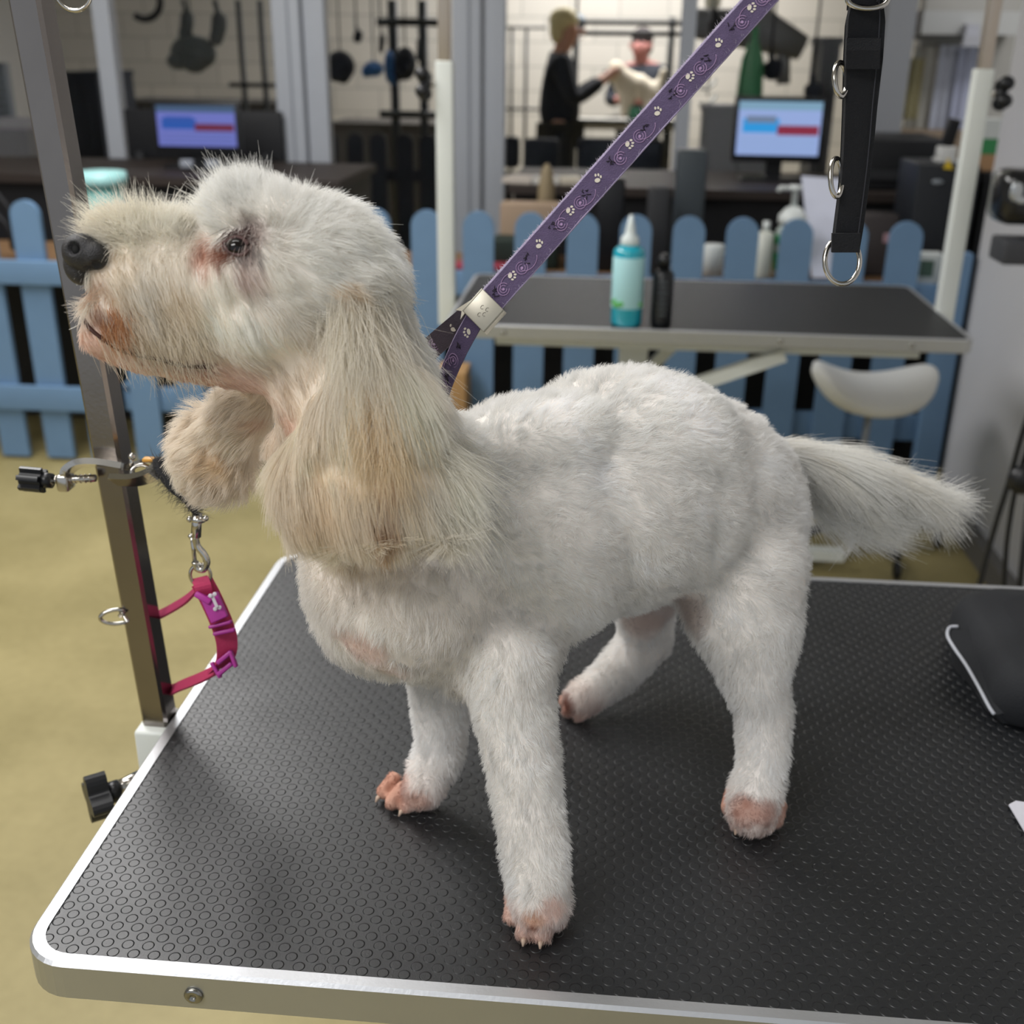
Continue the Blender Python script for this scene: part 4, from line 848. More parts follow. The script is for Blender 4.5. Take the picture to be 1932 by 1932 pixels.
# ------------------------------------------------------------------ saddle stool
ys = 2.05
ys = 3.12
sc = P(1648, 715, ys)
r = thing('saddle_stool', (sc.x, ys, 0), 'white saddle-shaped stool seat on a thin grey stem under the empty table', 'stool')
def saddle():
    sf = depth(sc) / F; nx, ny = 32, 20; top = []; bot = []
    vs = []; fs = []
    for j in range(ny + 1):
        b_ = 2 * pi * j / ny
        for i in range(nx + 1):
            t = -1 + 2 * i / nx; x = t * 117 * sf
            # upper and lower outline in metres (z up) for cross-section t
            up_ = (28 - 60 * (1 - abs(t) ** 2.0) * 1.0 + (1 - abs(t)) * 18) ; zu = (40 - 42 * (1 - t * t)) ; zl = -68 * math.sqrt(max(0, 1 - (t * .985) ** 2)) + 10
            endr = math.sqrt(max(0, 1 - t ** 8)); zu = zu * endr + (12) * (1 - endr); zl = zl * endr + 12 * (1 - endr)
            zm = (zu + zl) / 2; h_ = (zu - zl) / 2; dd = .16 * math.sqrt(max(0, 1 - t * t * .98)) ** .7 * endr
            se = lambda v_, p_: math.copysign(abs(v_) ** p_, v_)
            vs.append((sc.x + x, ys + dd * se(math.cos(b_), .8), sc.z + (zm + h_ * se(math.sin(b_), .75)) * sf))
    n = nx + 1
    for j in range(ny):
        for i in range(nx): fs.append([j * n + i, j * n + i + 1, (j + 1) * n + i + 1, (j + 1) * n + i])
    return vs, fs
mb = MB(); vs, fs = saddle(); mb.add(vs, fs, mat('white_vinyl', '#f0f0ec', .4, 0, 0)); so = mb.build('seat', r)
mb = MB(); mb.tube([(sc.x, ys, .1), (sc.x, ys, sc.z - .03)], .011, mat('stem_grey', '#8d9195', .35, .5)); mb.tube([(sc.x, ys, .08), (sc.x, ys, .3)], .022, blackplastic); mb.build('stem', r)
for i in range(5):
    an = i * 1.2566 - 1.25; e_ = Vector((sc.x + .25 * math.cos(an), ys + .25 * math.sin(an), .07)); e_.x = min(e_.x, 1.02)
    MB().tube([(sc.x, ys, .1), e_], [.02, .012], blackplastic).build('leg', r)
    MB().ell(e_ - Vector((0, 0, .04)), [(.012, 0, 0), (0, .028, 0), (0, 0, .028)], blackplastic, 10).build('castor', r)

# ------------------------------------------------------------------ bottles on the empty table
def lat(root, nm, prof, mt, x, y, z, lab=None): MB().lathe(prof, mt, (x, y, z)).build(nm, root, lab)
x, y, z = .045, 2.475, BZ + .0012
H = P(1180, 405, y).z - z
r = thing('squeeze_bottle', (x, y, z), 'teal liquid squeeze bottle with white nozzle on the empty grooming table', 'bottle')
R_ = .0345
liq = mat('teal_liquid', '#1f9fb4', .15, 0, coat=.5, spec=.6)
lat(r, 'bottle_body', [(R_ * .9, 0), (R_, .006), (R_, H * .68), (R_ * .92, H * .70), (R_ * .55, H * .735)], liq, x, y, z)
lat(r, 'label', [(R_ * 1.004, H * .17), (R_ * 1.012, H * .172), (R_ * 1.012, H * .63), (R_ * 1.004, H * .632)], mat('label_aqua', '#a9d7dc', .45), x, y, z, 'pale aqua label')
lat(r, 'nozzle', [(R_ * .56, H * .735), (R_ * .6, H * .74), (R_ * .55, H * .80), (R_ * .34, H * .83), (R_ * .3, H * .88), (R_ * .1, H)], mat('nozzle_white', '#d3dcdb', .35), x, y, z)
mb = MB(); lg = mat('leaf_green', '#5db35c', .5)
for dx, dz in ((-.022, .2), (-.026, .23), (-.014, .215)): mb.ell((x + dx, y - math.sqrt(R_ ** 2 - dx ** 2) * 1.03, z + H * dz), [(.009, 0, 0), (0, .002, 0), (0, 0, .006)], lg, 8)
mb.ell((x + .027, y - .022, z + H * .21), [(.006, 0, 0), (0, .002, 0), (0, 0, .005)], lg, 8); mb.build('leaf_print', r, 'green leaf print on the label')
x = .122; y = 2.475; H = P(1245, 478, y).z - z
r = thing('dark_bottle', (x, y, z), 'slim black bottle with faint text on the empty grooming table', 'bottle')
R_ = .0235
lat(r, 'bottle_body', [(R_ * .9, 0), (R_, .004), (R_, H * .72), (R_ * .7, H * .78)], mat('bottle_black', '#15171a', .35), x, y, z)
lat(r, 'cap', [(R_ * .5, H * .78), (R_ * .5, H * .86), (R_ * .62, H * .865), (R_ * .6, H * .93), (R_ * .3, H)], blackplastic, x, y, z)
mb = MB()
for i in range(7): zz_ = z + H * (.62 - i * .075); mb.bb((x - .010 + random.uniform(0, .003), y - R_ - .0006, zz_), (x + .010 - random.uniform(0, .004), y - R_ + .001, zz_ + .004), mat('faint_print', '#4d5358', .6))
mb.build('label_print', r, 'faint grey label print')

# ------------------------------------------------------------------ right hand objects
cf = mat('case_fabric', '#1d1f23', .8, 0, .15, 80, .4, 700)
r = thing('fabric_case', (.45, .89, TZ + .0015), 'black fabric case with pale piping at the right edge of the near table', 'case')
zt = TZ + .0015
def case():
    mb = MB(); rings = []
    for z_, ins, lx in ((0, .006, 0), (.006, .0, 0), (.026, 0, .002), (.040, .004, .008), (.048, .012, .018), (.050, .03, .035)):
        rings.append(rrect(.333 + lx, .802 + ins, .66 - ins, .984 - ins, .03, zt + z_, 6))
    loft(mb, rings, cf, True); n = len(rings[0]); mb.add(rings[-1], [list(range(n))], cf); mb.add(rings[0], [list(range(n))[::-1]], cf); return mb
case().build('case_body', r)
pp = smoothpath([G(1808, 1182, TZ + .034), G(1792, 1184, TZ + .032), G(1788, 1200, TZ + .030), G(1802, 1225, TZ + .027), G(1823, 1255, TZ + .023), G(1846, 1295, TZ + .018), G(1866, 1333, TZ + .013), G(1876, 1348, TZ + .010)], 5)

MB().tube(pp, .0016, mat('piping_pale', '#b9bcc4', .5), 8).build('piping', r, 'pale grey piping')
mb = MB(); q_ = pp[5:]; rg = [[p + Vector((.0012, 0, -.0005)), Vector((.345, p.y, p.z + .004)), Vector((.345, p.y, zt)), Vector((p.x + .008, p.y, zt))] for p in q_]; loft(mb, rg, cf, False); mb.add(rg[0], [[0, 1, 2, 3]], cf); mb.add(rg[-1], [[3, 2, 1, 0]], cf); mb.build('side_pocket', r)
mb = MB(); g0 = [G(1903, 1520, TZ + .002), G(1916, 1513, TZ + .002), G(1960, 1520, TZ + .002), G(2010, 1600, TZ + .002), G(1950, 1600, TZ + .002)]
mb.prism(g0, (0, 0, .0012), mat('white_paper', '#d9d9e2', .6)); simple('folded_paper', mb, 'corner of white folded paper on the near table at the right edge', 'paper')
XW = 1.119
def onw(px, py):
    r_ = ray(px, py); t = (XW - EYE.x) / r_.x; return EYE + r_ * t
# clipper/dryer holder on the wall
a = onw(1910, 330); b = onw(1912, 428); yc_ = a.y
r = thing('wall_dispenser', (XW - .05, 3.2, b.z), 'black rounded device mounted on the pale wall at the right edge', 'dispenser')
c0 = P(1950, 408, 2.7)
cxp = P(1955, 410, 2.55)
def dev(px0, py0, px1, py1, y, d, mt, bev): 
    A, B = P(px0, py0, y), P(px1, py1, y); return MB().bb((A.x, y, B.z), (1.118, y + d, A.z), mt, bev)
dev(1900, 322, 1990, 430, 2.5, .12, mat('device_black', '#131417', .2, coat=.5), .03).build('device_body', r); _db = bpy.context.scene.objects['device_body']
dev(1898, 455, 1990, 503, 2.5, .1, mat('device_grey', '#3b3c40', .6), .006).build('lower_part', r)
MB().ell(P(1918, 362, 2.5), [(.014, 0, 0), (0, .004, 0), (0, 0, .02)], mat('device_shine', '#b9bdc0', .2, .6)).ell(P(1928, 378, 2.5), [(.012, 0, 0), (0, .004, 0), (0, 0, .008)], mat('device_shine', '#b9bdc0', .2, .6)).build('mark', _db, 'small silver ovals painted in as shine on the black device')  # pale ovals stand in for shine on the glossy body
MB().bb((1.09, 2.52, P(1900, 456, 2.5).z), (1.118, 2.58, P(1900, 430, 2.5).z), blackm).build('mount', r)
# cables down the wall side
yv = 2.2
mb = MB(); mb.tube(smoothpath([P(1960, 730, 1.95), P(1930, 815, 1.95), P(1905, 905, 1.95), P(1880, 985, 1.95), P(1850, 1095, 1.95), P(1820, 1240, 1.95), Vector((P(1820, 1240, 1.95).x - .03, 1.95, .008))], 6), .0055, blackplastic, 8)
mb.tube(smoothpath([P(1960, 780, 1.95), P(1922, 900, 1.96), P(1905, 985, 1.96), P(1897, 1060, 1.96), P(1890, 1220, 1.96)], 6), .005, blackplastic, 8)
mb.ell(P(1932, 905, 1.94), [(.03, 0, 0), (0, .02, 0), (0, 0, .028)], blackplastic, 10)
mb.tube([P(1940, 950, 1.94), P(1925, 1100, 1.94), P(1918, 1240, 1.94)], .006, blackplastic, 8)
simple('power_cable', mb, 'black power cords hanging down beside the pale wall at the right', 'cord')
# ------------------------------------------------------------------ the dog
def lin(h): return np.array(c(h)[:3])
FW = Vector((-.72, -.69, 0)); SIDE = Vector((-.69, .72, 0)); UP = Vector((0, 0, 1)); BK = -FW
iR, iD = RX, RY
REG = {  # length, flow, lift, wave, colour, radius, density
 'body': (.0085, BK * .75 - UP * .55, .62, .75, lin('#f8f7f5'), .00012, 1.0),
 'back': (.0075, BK * 1.0 - UP * .1, .55, .7, lin('#f9f9f7'), .00012, 1.0),
 'chest': (.009, -UP * .9 + FW * .2, .5, .7, lin('#f7f4f0'), .00012, 1.0),
 'leg': (.0065, -UP * 1.0, .6, .6, lin('#f9f8f6'), .00012, 1.1),
 'paw': (.0032, -UP * .6 + FW * .5, .5, .4, lin('#efdccd'), .00011, 1.2),
 'toe': (.0030, -UP * .6 + FW * .5, .4, .3, lin('#d8ab97'), .00010, 1.6),
 'neck': (.007, iD * .8 + iR * .2, .3, .4, lin('#efe5d8'), .00016, .9),
 'skull': (.010, iR * .9 + iD * .35, .42, .5, lin('#f8f7f3'), .00012, 1.3),
 'crown': (.011, -iD * .8 - iR * .35, .85, .6, lin('#fbfaf7'), .00011, 1.4),
 'cheek': (.013, iD * .95 + iR * .25, .28, .35, lin('#f9f5ee'), .00012, 1.3),
 'muzzle': (.010, iD * .9 + iR * .35, .3, .35, lin('#fcf7ee'), .00012, 1.4),
 'muztop': (.013, -iD * .7 - iR * .5, .7, .7, lin('#fcf7ec'), .00011, 1.3),
 'jaw': (.0045, iR * .9 + iD * .3, .3, .3, lin('#e6c9b9'), .00015, .9),
 'eartop': (.030, iD * 1.0 + iR * .12, .10, .2, lin('#fbf3e6'), .00012, 2.0),
 'ear': (.022, iD * 1.0 + iR * .15, .12, .22, lin('#faf0e0'), .00012, 2.0),
 'earback': (.026, iD * .9 + iR * .45, .12, .35, lin('#faf6ee'), .00012, 2.0),
 'farear': (.014, iD * .5 - iR * .55, .5, .7, lin('#f7eee1'), .00012, 1.6),
 'tail': (.046, iR * .85 + iD * .75, .22, .3, lin('#f9f8f4'), .00014, 2.4),
}
prims = []
def E_(px, py, y, rx, ry, rd, ang, tag_):
    p = P(px, py, y); s_ = depth(p) / F; a = math.radians(ang)
    prims.append(('e', p, (iR * math.cos(a) + iD * math.sin(a)) * rx * s_, (-iR * math.sin(a) + iD * math.cos(a)) * ry * s_, RZ * rd, tag_))
def Cp(p0, r0, p1, r1, tag_):
    a = P(*p0) if not isinstance(p0, Vector) else p0; b = P(*p1) if not isinstance(p1, Vector) else p1
    prims.append(('c', a, r0 * depth(a) / F, b, r1 * depth(b) / F, tag_))
# torso
E_(775, 1075, .625, 200, 200, .066, 10, 'chest')
E_(840, 930, .632, 125, 150, .056, 0, 'back')
E_(1000, 985, .665, 205, 235, .074, -8, 'body')
E_(1165, 925, .70, 200, 222, .076, 0, 'body')
E_(1190, 850, .71, 215, 152, .066, 4, 'back')
E_(1010, 850, .67, 170, 100, .056, -14, 'back')
E_(1245, 925, .722, 185, 205, .074, 8, 'body')
E_(1310, 945, .745, 178, 192, .072, 20, 'body')
E_(1375, 960, .755, 140, 165, .06, 0, 'body')
E_(1400, 1090, .71, 118, 170, .044, 4, 'body')
E_(1180, 1060, .70, 200, 90, .055, -18, 'body')
E_(930, 1180, .63, 135, 150, .05, 0, 'chest')
E_(750, 1180, .625, 160, 98, .05, 14, 'chest')
# near hind leg
f = G(1420, 1528, TZ + .018)
hy = f.y
Cp((1412, 1170, .695), 96, (1425, 1290, hy + .028), 60, 'leg'); Cp((1425, 1290, hy + .028), 58, (1442, 1345, hy + .03), 52, 'leg'); Cp((1442, 1345, hy + .03), 52, (1436, 1450, hy + .012), 46, 'leg'); Cp((1436, 1450, hy + .012), 46, f, 50, 'leg')
# near front leg
f2 = G(1020, 1705, TZ + .020)
Cp((955, 1230, .60), 88, (972, 1350, .588), 74, 'leg'); Cp((972, 1350, .588), 74, (995, 1500, .573), 66, 'leg'); Cp((995, 1500, .573), 65, (1015, 1640, f2.y + .006), 60, 'leg'); Cp((1015, 1640, f2.y + .006), 60, f2, 57, 'leg')
# far front leg
f3 = G(795, 1490, TZ + .017)
Cp((840, 1230, .665), 75, (832, 1330, .672), 56, 'leg'); Cp((832, 1330, .672), 54, (832, 1420, f3.y + .014), 44, 'leg'); Cp((832, 1420, f3.y + .014), 44, f3, 42, 'leg')
# far hind leg
f4 = G(1095, 1322, TZ + .016)
Cp((1250, 1040, .80), 80, (1215, 1140, .82), 56, 'leg'); Cp((1215, 1140, .82), 55, (1222, 1205, .835), 46, 'leg'); Cp((1222, 1205, .835), 46, (1150, 1280, f4.y + .012), 38, 'leg'); Cp((1150, 1280, f4.y + .012), 38, f4, 34, 'leg')
# toes
CLAWS = []; TOES = []
def toes(pts, r, front):
    for px, py, rr in pts:
        ctr = G(px, py, TZ + .0072); fv = Vector(front).normalized(); prims.append(('c', ctr, abs(rr), ctr - fv * .010 + Vector((0, 0, .0045)), abs(rr) * .95, 'toe'))
        TOES.append(ctr + Vector((0, 0, .003)))
        if rr > 0: CLAWS.append((ctr + fv * abs(rr) * .7 - Vector((0, 0, .001)), Vector(front)))
toes([(1374, 1522, -.0058), (1394, 1552, .0060), (1430, 1562, -.0060), (1462, 1548, .0058)], 1, (-.35, -.9, -.25))
toes([(1052, 1732, -.0058), (1022, 1760, .0062), (990, 1756, .0058), (966, 1728, -.0056)], 1, (-.05, -.98, -.2))
toes([(724, 1494, .0056), (740, 1513, -.0058), (768, 1520, .0058), (796, 1514, -.0056)], 1, (-.6, -.75, -.2))
toes([(1068, 1322, -.0058), (1074, 1340, -.0058), (1094, 1348, -.0058)], 1, (-.8, -.5, -.2))
# neck, head
Cp((770, 960, .615), 120, (640, 780, .592), 118, 'neck'); Cp((640, 780, .592), 118, (600, 620, .585), 122, 'neck'); Cp((720, 1010, .60), 120, (560, 850, .595), 62, 'neck')
Cp((800, 880, .615), 90, (700, 640, .588), 85, 'skull')
E_(598, 512, .582, 152, 130, .045, 12, 'skull')
E_(672, 556, .583, 84, 104, .043, 40, 'skull')
E_(472, 420, .580, 86, 70, .034, -20, 'crown')
E_(545, 425, .580, 80, 54, .038, 12, 'crown')
E_(500, 520, .580, 115, 100, .044, 0, 'cheek')
E_(530, 610, .580, 135, 88, .042, -6, 'cheek')
Cp((410, 545, .578), 110, (285, 520, .570), 86, 'muzzle'); Cp((285, 522, .570), 86, (212, 512, .562), 50, 'muzzle'); Cp((400, 575, .578), 98, (250, 578, .570), 68, 'muzzle'); Cp((250, 578, .570), 66, (190, 590, .563), 38, 'muzzle')
E_(255, 446, .570, 66, 38, .019, 8, 'muztop'); E_(330, 450, .574, 66, 38, .022, 6, 'muztop')
E_(196, 638, .565, 44, 42, .014, 10, 'jaw'); Cp((205, 650, .566), 34, (270, 676, .571), 36, 'jaw'); Cp((270, 672, .575), 36, (420, 695, .578), 38, 'jaw'); Cp((420, 695, .578), 38, (560, 690, .585), 60, 'jaw')
# near ear
E_(680, 655, .552, 50, 85, .012, 10, 'eartop'); E_(700, 760, .545, 88, 110, .015, -4, 'eartop')
E_(620, 905, .545, 108, 118, .018, 12, 'ear'); E_(700, 900, .542, 110, 130, .018, 0, 'ear'); E_(800, 915, .548, 88, 110, .018, -14, 'earback')
E_(765, 780, .560, 62, 110, .02, -16, 'earback')
E_(610, 985, .545, 82, 45, .016, 12, 'ear'); E_(616, 795, .548, 48, 92, .013, 22, 'ear')
# far ear
Cp((500, 720, .618), 40, (440, 800, .632), 52, 'farear'); E_(402, 858, .637, 72, 86, .02, -10, 'farear')
# tail
Cp((1455, 885, .80), 44, (1530, 885, .815), 32, 'tail'); Cp((1530, 885, .815), 32, (1630, 905, .835), 26, 'tail'); Cp((1630, 905, .835), 26, (1740, 928, .855), 12, 'tail'); Cp((1540, 905, .82), 34, (1610, 950, .83), 24, 'tail')

def prim_bm(pr, bmU):
    t_ = bmesh.new()
    if pr[0] == 'e':
        bmesh.ops.create_icosphere(t_, subdivisions=4, radius=1)
        for v in t_.verts: v.co = pr[1] + pr[2] * v.co.x + pr[3] * v.co.y + pr[4] * v.co.z
        if pr[2].cross(pr[3]).dot(pr[4]) < 0: bmesh.ops.reverse_faces(t_, faces=t_.faces)
    else:
        bmesh.ops.create_icosphere(t_, subdivisions=3, radius=1); vs = [v.co.copy() for v in t_.verts]; t_.clear()
        for v in vs: t_.verts.new(pr[1] + v * pr[2]); t_.verts.new(pr[3] + v * pr[4])
        r_ = bmesh.ops.convex_hull(t_, input=t_.verts[:]); bmesh.ops.delete(t_, geom=[g for g in r_['geom_interior'] if isinstance(g, bmesh.types.BMVert)], context='VERTS')
        bmesh.ops.recalc_face_normals(t_, faces=t_.faces)
    me_ = bpy.data.meshes.new('t'); t_.to_mesh(me_); bmU.from_mesh(me_); t_.free(); bpy.data.meshes.remove(me_)
def remesh(me, vox, fac, it):
    o_ = bpy.data.objects.new('tmp_body', me); COL.objects.link(o_); md = o_.modifiers.new('r', 'REMESH'); md.mode = 'VOXEL'; md.voxel_size = vox; md.use_smooth_shade = True
    sm_ = o_.modifiers.new('s', 'SMOOTH'); sm_.factor = fac; sm_.iterations = it
    dg = bpy.context.evaluated_depsgraph_get(); dg.update(); r_ = bpy.data.meshes.new_from_object(o_.evaluated_get(dg)); bpy.data.objects.remove(o_); return r_
bmU = bmesh.new()
for pr in prims:
    if pr[-1] != 'toe': prim_bm(pr, bmU)
meU = bpy.data.meshes.new('dog_base'); bmU.to_mesh(meU); bmU.free()
meU = remesh(meU, .0026, .6, 26)
bmU = bmesh.new(); bmU.from_mesh(meU)
for pr in prims:
    if pr[-1] == 'toe': prim_bm(pr, bmU)
meU = bpy.data.meshes.new('dog_base2'); bmU.to_mesh(meU); bmU.free()
meD = remesh(meU, .0020, .5, 3)
nv = len(meD.vertices); V = np.empty(nv * 3); meD.vertices.foreach_get('co', V); V = V.reshape(-1, 3)
# keep everything on or above the table
V[:, 2] = np.maximum(V[:, 2], TZ + .0018)
meD.vertices.foreach_set('co', V.reshape(-1)); meD.update()
meD.calc_loop_triangles(); T = np.empty(len(meD.loop_triangles) * 3, dtype=np.int32); meD.loop_triangles.foreach_get('vertices', T); T = T.reshape(-1, 3)
bvh = BVHTree.FromPolygons([tuple(v) for v in V], [tuple(int(i) for i in t) for t in T])
def hit(px, py):
    loc, nr, i_, d_ = bvh.ray_cast(EYE, ray(px, py).normalized()); return loc, nr
# region weights
def pdist(Q):
    D = np.empty((len(Q), len(prims)))
    for k, pr in enumerate(prims):
        if pr[0] == 'e':
            A = [np.array(a) for a in pr[2:5]]; R_ = [np.linalg.norm(a) for a in A]; q = np.stack([(Q - np.array(pr[1])) @ (a / r / r) for a, r in zip(A, R_)], 1)
            D[:, k] = (np.linalg.norm(q, axis=1) - 1) * min(R_[:2])
        else:
            a, b = np.array(pr[1]), np.array(pr[3]); ab = b - a; t = np.clip(((Q - a) @ ab) / (ab @ ab), 0, 1); D[:, k] = np.linalg.norm(Q - a - t[:, None] * ab, axis=1) - (pr[2] + (pr[4] - pr[2]) * t)
    return D
tags = [p[-1] for p in prims]
PM = np.array([np.concatenate([[REG[t][0]], np.array(REG[t][1].normalized()), [REG[t][2], REG[t][3]], REG[t][4], [REG[t][5], REG[t][6]]]) for t in tags])
def params(Q):
    D = pdist(Q); W_ = np.exp(-np.clip(D - D.min(1, keepdims=True), 0, .06) / .006); W_ /= W_.sum(1, keepdims=True); return W_ @ PM
# local colour / length marks, small dark toe-gap ones also paint in crease shade: px, py, radius px, colour, strength, length factor
SP = [(385, 480, 38, '#c79c88', .9, .4), (412, 475, 26, '#b08270', .85, .4), (446, 463, 30, '#7d6862', .9, .3), (466, 482, 28, '#77696a', .8, .4), (478, 440, 32, '#b7a5a0', .6, .6), (470, 520, 36, '#d9c6c0', .45, .8),
      (183, 592, 22, '#b07e5a', .8, .8), (212, 622, 26, '#b07f5c', .8, .9), (165, 565, 24, '#c69a78', .7, .8), (240, 645, 24, '#b98a66', .7, .9), (320, 672, 16, '#a87a62', .6, .7), (220, 560, 34, '#ecd6b6', .35, 1), (330, 570, 50, '#f1e0c2', .4, 1),
      (340, 690, 22, '#9c6852', .6, .7), (390, 690, 16, '#7d5142', .7, .6), (150, 620, 22, '#b98a76', .6, .7),
      (725, 830, 30, '#d3b083', .75, 1), (728, 890, 30, '#cda678', .8, 1), (715, 950, 32, '#c9a176', .8, 1), (705, 1000, 30, '#cfab80', .7, 1), (700, 760, 30, '#e3c79b', .6, 1), (580, 930, 60, '#f3dfc0', .4, 1), (650, 560, 36, '#ead0ac', .6, 1), (640, 1030, 60, '#d8c3a0', .5, 1),
      (690, 1225, 52, '#e3c3b6', .6, .35), (650, 1200, 34, '#e3c3b6', .5, .4), (740, 1265, 40, '#e4cbc0', .5, .4), (545, 800, 40, '#e8c9b8', .6, .5), (490, 790, 34, '#e6cbbb', .5, .5),
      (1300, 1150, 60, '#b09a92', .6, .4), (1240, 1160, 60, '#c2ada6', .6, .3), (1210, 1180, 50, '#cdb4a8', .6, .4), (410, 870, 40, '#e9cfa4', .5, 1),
      (1372, 1500, 34, '#b57c66', .7, .5), (1400, 1530, 38, '#ad6f56', .75, .4), (1445, 1535, 34, '#b07660', .7, .5), (1388, 1535, 11, '#7c4430', .55, .4), (1412, 1560, 11, '#7c4430', .55, .4), (1447, 1558, 11, '#6e3a28', .55, .4), (1410, 1515, 14, '#96583f', .55, .4),
      (755, 1490, 44, '#c59582', .8, .7), (733, 1483, 36, '#c59582', .75, .7), (790, 1515, 30, '#d3a896', .7, .5), (735, 1487, 12, '#77412c', .55, .3), (752, 1512, 12, '#77412c', .55, .3), (782, 1508, 12, '#77412c', .55, .3), (762, 1475, 9, '#9a5f46', .55, .4),
      (1008, 1735, 26, '#d39c74', .7, .6), (1006, 1752, 12, '#9a5f45', .85, .5), (1045, 1715, 34, '#ecccc0', .7, .6), (1037, 1748, 10, '#a87460', .6, .5), (974, 1738, 10, '#6b4434', .55, .5), (1068, 1330, 26, '#8e4f38', .9, .5),
      (195, 488, 34, '#e8d6bf', .6, .25), (185, 540, 34, '#dcc6b4', .6, .4), (230, 500, 40, '#f0e3cd', .4, .6), (185, 625, 34, '#deb9a8', .6, .4), (200, 660, 34, '#e2c0ae', .6, .4),
      (450, 520, 26, '#e4d2cc', .5, 1)] + [(x_, y_, 10, '#8a6252', .75, .25) for x_, y_ in ((172, 618), (196, 640), (222, 655), (240, 662), (258, 668), (280, 673), (300, 677), (318, 682), (335, 686), (352, 688), (368, 690), (384, 690), (398, 690))]
SPH = []
for px, py, r_, h, st, lf in SP:
    l_, n_ = hit(px, py)
    if l_ is None: continue
    SPH.append((np.array(l_), r_ * depth(l_) / F, lin(h), st, lf))
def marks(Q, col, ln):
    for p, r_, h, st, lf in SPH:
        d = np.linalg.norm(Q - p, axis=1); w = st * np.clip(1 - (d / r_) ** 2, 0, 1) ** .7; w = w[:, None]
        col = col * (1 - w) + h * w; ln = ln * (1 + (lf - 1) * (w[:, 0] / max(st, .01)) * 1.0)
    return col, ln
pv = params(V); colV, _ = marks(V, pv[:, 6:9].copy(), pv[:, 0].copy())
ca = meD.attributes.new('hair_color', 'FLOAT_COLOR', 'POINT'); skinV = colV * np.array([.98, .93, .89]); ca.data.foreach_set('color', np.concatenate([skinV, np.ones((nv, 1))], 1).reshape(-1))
def fur_mat(name, is_skin):
    mt = bpy.data.materials.new(name); mt.use_nodes = True; N = mt.node_tree.nodes; L = mt.node_tree.links; b = N['Principled BSDF']; out = N['Material Output']
    at = N.new('ShaderNodeAttribute'); at.attribute_name = 'hair_color'; L.new(at.outputs['Color'], b.inputs['Base Color'])
    b.inputs['Roughness'].default_value = .6 if not is_skin else .8; b.inputs['Specular IOR Level'].default_value = .25 if not is_skin else .1
    if not is_skin:
        tr = N.new('ShaderNodeBsdfTranslucent'); L.new(at.outputs['Color'], tr.inputs[0]); mx = N.new('ShaderNodeMixShader'); mx.inputs[0].default_value = .45
        L.new(b.outputs[0], mx.inputs[1]); L.new(tr.outputs[0], mx.inputs[2]); L.new(mx.outputs[0], out.inputs[0])
    return mt
furm = fur_mat('fur', False)
meD.materials.clear(); meD.materials.append(fur_mat('dog_skin', True)); meD.polygons.foreach_set('use_smooth', [True] * len(meD.polygons)); meD.name = 'body'
dog = thing('dog', (0, .66, TZ), 'white curly-coated dog with cream ears standing on the black table looking up to the left', 'dog')
body = bpy.data.objects.new('body', meD); COL.objects.link(body); body.parent = dog; body.matrix_parent_inverse = Matrix.Translation(dog.location).inverted()
# ---- strands
NH = 320000
a, b, d = V[T[:, 0]], V[T[:, 1]], V[T[:, 2]]; nrm = np.cross(b - a, d - a); area = np.linalg.norm(nrm, axis=1) / 2; nrm /= (2 * area[:, None] + 1e-12); ctr = (a + b + d) / 3
pt_ = params(ctr); view = np.array(EYE) - ctr; view /= np.linalg.norm(view, axis=1)[:, None]; facing = (nrm * view).sum(1)
w = area * pt_[:, 10] * np.where(facing > -.35, 1.0, .25) * np.where(ctr[:, 2] < TZ + .003, 0, 1)
rs = np.random.RandomState(3); ti = rs.choice(len(T), NH, p=w / w.sum()); r1, r2 = rs.rand(NH, 1), rs.rand(NH, 1); sw = r1 + r2 > 1; r1 = np.where(sw, 1 - r1, r1); r2 = np.where(sw, 1 - r2, r2)
Q = a[ti] + (b - a)[ti] * r1 + (d - a)[ti] * r2
VN = np.zeros_like(V); np.add.at(VN, T[:, 0], nrm * area[:, None]); np.add.at(VN, T[:, 1], nrm * area[:, None]); np.add.at(VN, T[:, 2], nrm * area[:, None]); VN /= np.linalg.norm(VN, axis=1)[:, None] + 1e-12
n_ = VN[T[ti, 0]] * (1 - r1 - r2) + VN[T[ti, 1]] * r1 + VN[T[ti, 2]] * r2; n_ /= np.linalg.norm(n_, axis=1)[:, None]
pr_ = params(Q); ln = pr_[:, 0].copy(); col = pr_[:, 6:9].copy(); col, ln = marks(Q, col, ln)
def sn(Q, freq, seed):
    """smooth vector noise from summed sines"""
    rg = np.random.RandomState(seed); o = np.zeros_like(Q)
    for k in range(9):
        Wv = rg.normal(size=(3, 3)) * freq * (1 + k * .12); ph = rg.uniform(0, 6.28, 3); o += np.sin(Q @ Wv + ph) 
    return o / 3.0
flow = pr_[:, 1:4]; flow /= np.linalg.norm(flow, axis=1)[:, None]
flow = flow - n_ * (flow * n_).sum(1)[:, None]; flow /= np.linalg.norm(flow, axis=1)[:, None] + 1e-6
long_ = np.clip((ln - .012) / .02, 0, 1)[:, None]
wave = pr_[:, 5:6]
nz1 = sn(Q, 150, 1); nz2 = sn(Q, 420, 2)
lift = pr_[:, 4:5]
side = np.cross(n_, flow)
d0 = n_ * lift + flow * (1 - lift) + (nz1 * .42 * (1 - long_ * .7) + nz2 * .30 * (1 - long_ * .5)) * wave + rs.normal(size=Q.shape) * .08
nd = (d0 * n_).sum(1)[:, None]; d0 = d0 + n_ * np.where(nd < .08, .08 - nd, 0); d0 /= np.linalg.norm(d0, axis=1)[:, None]
K_ = 6; tt = np.linspace(0, 1, K_)
